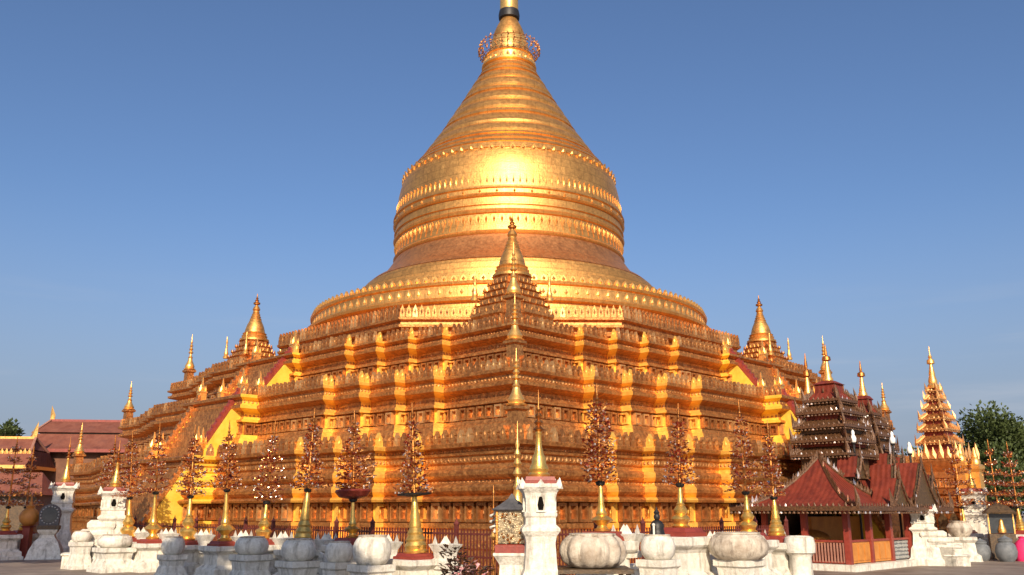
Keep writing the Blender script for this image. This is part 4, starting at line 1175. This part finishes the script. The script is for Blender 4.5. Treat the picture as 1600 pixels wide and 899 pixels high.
for k in range(4):
    for i in range(7):
        x, y = lerp(-hw, hw, i / 6), -hw
        for _ in range(k): x, y = -y, x
        c = MB(); flame(c, (x, y, zt - .05), 1.15 if i % 2 == 0 else .8, .34, 0, R(90 * k)); part('flame_spike', c, gold_pale, gh)
    M = Matrix.Rotation(R(90 * k), 4, 'Z')
    for i in range(3):
        c = MB(); c.prism([(-.3, 0), (.3, 0), (.3, 1.2), (0, 1.7), (-.3, 1.2)], .06, M @ Matrix.Translation((lerp(-hw * .5, hw * .5, i / 2), -hw * .84, .9))); part('niche', c, dark_wood, gh)
for px, yt, yb, lab in ((1508, 695, 775, 'gold post with a flame top right of the gold hall'), (1526, 700, 740, 'second gold post with a flame top right of the gold hall')):
    Yp = 60; X = xat(px, yb, Yp); z1 = zat(yt, Yp)
    t = thing('flame_post', lab, 'post', (X, Yp, 0), R(40), 'gold posts by the gold hall')
    m = MB(); m.square([(.42, 0), (.42, 1), (.34, 1.1), (.3, z1 - 1.6), (.4, z1 - 1.4), (.4, z1 - 1.2), (.3, z1 - 1.1)]); part('shaft', m, gold_trim, t)
    m = MB(); m.lathe([(.3, z1 - 1.12), (.32, z1 - .9), (.2, z1 - .7), (.22, z1 - .6), (.1, z1 - .3), (.02, z1)], 12); part('flame_top', m, gold_trim, t, 40)
# glass case, urns and the pink bundle at the right edge
X, Y = at(1563, 52, 820)
gc = thing('glass_case', 'glass display case on a dark stand at the far right', 'display case', (X, Y, 0), R(-20))
m = MB(); m.box((0, 0, .7), (1.3, .8, 1.4)); part('stand', m, dark_wood, gc)
m = MB(); m.box((0, 0, 1.95), (1.2, .7, 1.05)); part('glass_box', m, glass_dark, gc)
m = MB(); m.square([(.75, 2.48), (.78, 2.55), (.4, 2.9), (.05, 3.05)]); part('roof', m, dark_wood, gc)
for sx in (-1, 1):
    m = MB(); m.box((sx * .62, -.37, 1.95), (.06, .06, 1.1)); part('post', m, gold_trim, gc)
m = MB(); m.lathe([(.2, 1.45), (.22, 1.6), (.12, 1.9), (.1, 2.1), (.02, 2.2)], 10, (0, -.37, 0)); part('gilt_figure', m, gold_trim, gc, 40)
def dark_urn(px, Y, r, h, mat, lab):
    X, Y = at(px, Y, 860)
    t = thing('water_urn', lab, 'urn', (X, Y, 0), 0, 'grey water urns on the paving')
    m = MB(); m.lathe([(r * .6, 0), (r * .9, h * .2), (r, h * .45), (r * .85, h * .75), (r * .6, h * .86), (r * .68, h * .95), (r * .6, h), (r * .5, h * .9)], 24); part('body', m, mat, t, 50)
    m = MB(); m.lathe([(r * .62, h * .99), (r * .66, h * 1.03), (r * .3, h * 1.1), (r * .08, h * 1.16), (.02, h * 1.2)], 18); part('lid', m, mat, t, 40)
dark_urn(1533, 51, .5, 1.0, grey_metal, 'grey water urn next to the sunlit white plinth at the right')
dark_urn(1572, 50, .55, 1.15, grey_metal, 'larger dark grey water urn beside the pink bundle')
dark_urn(8, 54, .55, 1.3, grey_metal, 'grey water urn at the left edge of the photo')
dark_urn(28, 56, .4, .8, red_paint, 'small dark red urn at the left between the grey urn and the round mirror shrine')
X, Y = at(1598, 50.5, 860)
pk = thing('pink_bundle', 'bright pink cloth bundle at the right edge', 'bundle', (X, Y, 0), 0)
m = MB(); m.lathe([(.42, 0), (.46, .2), (.44, .6), (.36, .9), (.2, 1.08), (.06, 1.14)], 18, lobes=7, lobe=.12); part('cloth', m, pink, pk, 60)
m = MB(); m.lathe([(.14, 1.05), (.17, 1.1), (.12, 1.18), (.18, 1.26), (.04, 1.3)], 10); part('knot', m, pink, pk, 60)
X, Y = at(1503, 51, 860)
plq = thing('stepped_plinth', 'sunlit white stepped plinth with a round bowl at the far right', 'plinth', (X, Y, 0), R(-25))
m = MB(); m.square([(.95, 0), (.9, .3), (.72, .4), (.66, .95), (.8, 1.1), (.8, 1.25)]); part('block', m, white, plq)
m = MB(); m.lathe([(.4, 1.25), (.62, 1.5), (.66, 1.75), (.5, 2.0), (.55, 2.1), (.4, 2.06)], 24); part('bowl', m, stone, plq, 40)
# round mirror shrine at the far left
X, Y = at(72, 53, 860)
ms = thing('mirror_shrine', 'grey shrine with a round arched front on a waisted pedestal at the far left', 'shrine', (X, Y, 0), R(20))
m = MB(); m.square([(.95, 0), (.9, .1), (.8, .5), (.6, .95), (.42, 1.15), (.36, 1.3), (.5, 1.5), (.52, 1.6)]); part('pedestal', m, white, ms)
m = MB(); m.box((0, 0, 1.72), (1.15, .9, .22)); part('dark_base', m, dark_wood, ms)
m = MB()
arch = [(-.5, 1.83), (.5, 1.83)] + [(.56 * math.cos(R(a)), 2.45 + .56 * math.sin(R(a))) for a in range(-20, 201, 20)]
m.prism(arch, .5, Matrix.Translation((0, -.25, 0))); part('arched_body', m, grey_roof, ms)
m = MB()
m.prism([(.4 * math.cos(R(a)), 2.4 + .42 * math.sin(R(a))) for a in range(0, 360, 24)], .03, Matrix.Translation((0, -.285, 0))); part('glass_front', m, glass_dark, ms)
bead = MB().ball((0, 0, 0), .045, 6).mesh('bead', grey_light, 60)
for a in range(0, 360, 20): link('bead', bead, ms, (.46 * math.cos(R(a)), -.27, 2.4 + .48 * math.sin(R(a))))
# orange pot
X, Y = at(47, 53, 800)
op = thing('orange_urn', 'round orange-gold pot on a red post at the far left', 'pot', (X, Y, 0), 0)
m = MB(); m.square([(.3, 0), (.3, .2), (.22, .3), (.2, 1.7), (.32, 1.8)]); part('post', m, red_paint, op)
m = MB(); m.lathe([(.25, 1.8), (.48, 2.05), (.55, 2.35), (.4, 2.65), (.2, 2.8), (.26, 2.9), (.1, 3.0), (.06, 3.2), (.02, 3.5)], 22); part('pot_body', m, ochre, op, 50)

# ---- broadleaf trees
def tree(x, y, h, r, seed, label, name='broadleaf_tree', n=2600, size=.5, group='green trees round the precinct', mat=leaf_green, squash=.75, trunk_h=.35):
    q = random.Random(seed)
    t = thing(name, label, 'tree', (x, y, 0), 0, group)
    m = MB(); cz = h - r * squash
    m.tube([(0, 0, 0), (.1, 0, h * .2), (-.1, .1, h * .4), (.1, 0, cz)], [r * .08, r * .065, r * .05, r * .03], 8)
    lobes = []
    for i in range(13):
        a = q.uniform(0, 6.28); e = q.uniform(-.5, 1.2)
        d = Vector((math.cos(a) * math.cos(e), math.sin(a) * math.cos(e), math.sin(e) * squash))
        c = Vector((0, 0, cz)) + d * r * q.uniform(.45, .75)
        lobes.append((c, r * q.uniform(.28, .46)))
        m.tube([(0, 0, h * q.uniform(.25, .5)), tuple(c * .55 + Vector((0, 0, cz * .35))), tuple(c)], [r * .035, r * .022, r * .008], 5)
    part('trunk', m, bark, t, 60)
    m = MB()
    for i in range(n):
        c, lr = lobes[q.randrange(len(lobes))]
        d = Vector((q.gauss(0, 1), q.gauss(0, 1), q.gauss(0, 1) * squash)).normalized() * lr * (q.random() ** .4)
        p = c + d
        s = size * q.uniform(.5, 1.1)
        o = (d.normalized() + Vector((q.uniform(-.8, .8), q.uniform(-.8, .8), q.uniform(-.4, .8)))).normalized()
        leaf(m, p, o, s, q.uniform(.05, .3), 0)
    part('crown', m, mat, t)
    return t
tree(*at(1545, 92, 700), 12.2, 6.3, 3, 'broad dark green tree right of the golden seven-tiered spire', n=11000, size=.5)
tree(*at(1605, 88, 700), 10.8, 6.0, 4, 'dark green tree cut by the right edge of the photo', n=9000, size=.5)
tree(*at(1447, 100, 700), 9.6, 4.0, 5, 'low green tree seen between the dark temple and the golden spire', n=4000, size=.5)
tree(*at(1578, 80, 720), 7.2, 4.4, 15, 'lower green tree under the broad one at the right', n=5000, size=.45)
tree(*at(56, 120, 690), 12.0, 2.6, 6, 'small dark tree between the gold roof and the red hall', n=900, size=.6, squash=1.3)
tree(*at(76, 125, 690), 11.6, 1.8, 16, 'narrow dark tree just left of the red hall gable', n=700, size=.6, squash=1.5)
tree(*at(4, 130, 670), 15.5, 2.6, 7, 'dark tree rising over the gold roof at the left edge', n=900, size=.7)
# trees beside the photographer, outside the picture: their shade lies on the left row
tree(-6.4, 4.6, 16.6, 4.0, 8, 'tall dense tree left of the photographer, shading the left row', n=4800, size=.8, squash=.85)
tree(-12.6, 5.4, 17.0, 4.8, 18, 'tall dense tree farther left of the photographer, out of the picture', n=4800, size=.8, squash=.85)

tree(-27.2, 25.0, 19.5, 5.0, 28, 'tall tree beyond the left edge of the picture, shading the grey pylon', n=4800, size=.8, squash=.85)

# ---- left background: red hall, gold hall
def hall(name, label, cat, x, y, rz, a, b, r, ze, h, rm, wm, trim):
    t = thing(name, label, cat, (x, y, 0), rz)
    m = MB(); m.box((0, 0, ze / 2), (2 * a - 2, 2 * b - 2, ze)); part('wall', m, wm, t)
    m = MB()
    m.loft(hip_rings(a, b, a * .98, ze, h * .52, 4, 1.25, b * .52)); part('lower_roof', m, rm, t)
    m = MB(); m.box((0, 0, ze + h * .52), (2 * a - 1.6, b * 1.0, h * .16)); part('clerestory', m, dark_wood, t)
    m = MB(); z1 = ze + h * .57
    m.loft([[(-a + .3, -b * .56, z1), (a - .3, -b * .56, z1), (a - .3, b * .56, z1), (-a + .3, b * .56, z1)], [(-a + .9, -.06, ze + h), (a - .9, -.06, ze + h), (a - .9, .06, ze + h), (-a + .9, .06, ze + h)]]); up = part('upper_roof', m, rm, t)
    m = MB(); m.box((0, 0, ze + h + .08), (2 * a - 1.6, .24, .22)); part('ridge', m, trim, up)
    for sx in (-1, 1):
        m = MB(); flame(m, (sx * (a - .9), 0, ze + h + .1), 1.5, .4, sx * .2, 0); part('ridge_flame', m, gold_trim, up)
        m = MB()
        for sy in (-1, 1): m.tube([(sx * (a - .26), sy * b * .58, z1 - .1), (sx * (a - .8), 0, ze + h + .1)], .13, 5)
        part('bargeboard', m, pinkwall, up)
    e = MB()
    for (x0, y0, x1, y1) in ((-a, -b, a, -b), (a, -b, a, b), (-a, b, -a, -b)):
        d = Vector((x1 - x0, y1 - y0)); e.box(((x0 + x1) / 2, (y0 + y1) / 2, ze - .14), (d.length, .16, .3), math.atan2(d.y, d.x))
    part('eave_board', e, trim, t)
    return t
Y = 92
rh = hall('red_roof_hall', 'big hall with faded red double roof and gold ridge flames at the left', 'hall', xat(170, 700, Y), Y, R(8), 6.6, 5.2, 5, zat(708, Y), zat(660, Y) - zat(708, Y), old_roof, brown_wall, red_paint)
Y = 84
gh2 = hall('gold_roof_hall', 'hall with a gold-trimmed tiered roof at the left edge', 'hall', xat(5, 700, Y), Y, R(4), 3.6, 3.2, 3, zat(730, Y), zat(686, Y) - zat(730, Y), old_roof, ochre, gold_trim)
m = MB()
for sx in range(-8, 9): flame(m, (sx * .4, -1.85, zat(712, Y)), .55, .3, 0, 0)
part('flame_row', m, gold_trim, gh2)
Y = 70
th = thing('brown_shed', 'low brown roofed building below the gold hall at the left edge', 'building', (xat(20, 740, Y), Y, 0), R(6))
m = MB(); m.box((0, 0, 1.9), (5.2, 3.2, 3.8)); part('wall', m, dark_wood, th)
m = MB(); m.loft(hip_rings(3.2, 2.3, 2.2, 3.8, 1.7, 4, 1.2)); part('roof', m, old_roof, th)
m = MB()
for i in range(18): flame(m, (-3.1 + i * .365, -2.3, 3.7), .35, .2, 0, 0)
part('carved_edge', m, gold_dark, th)
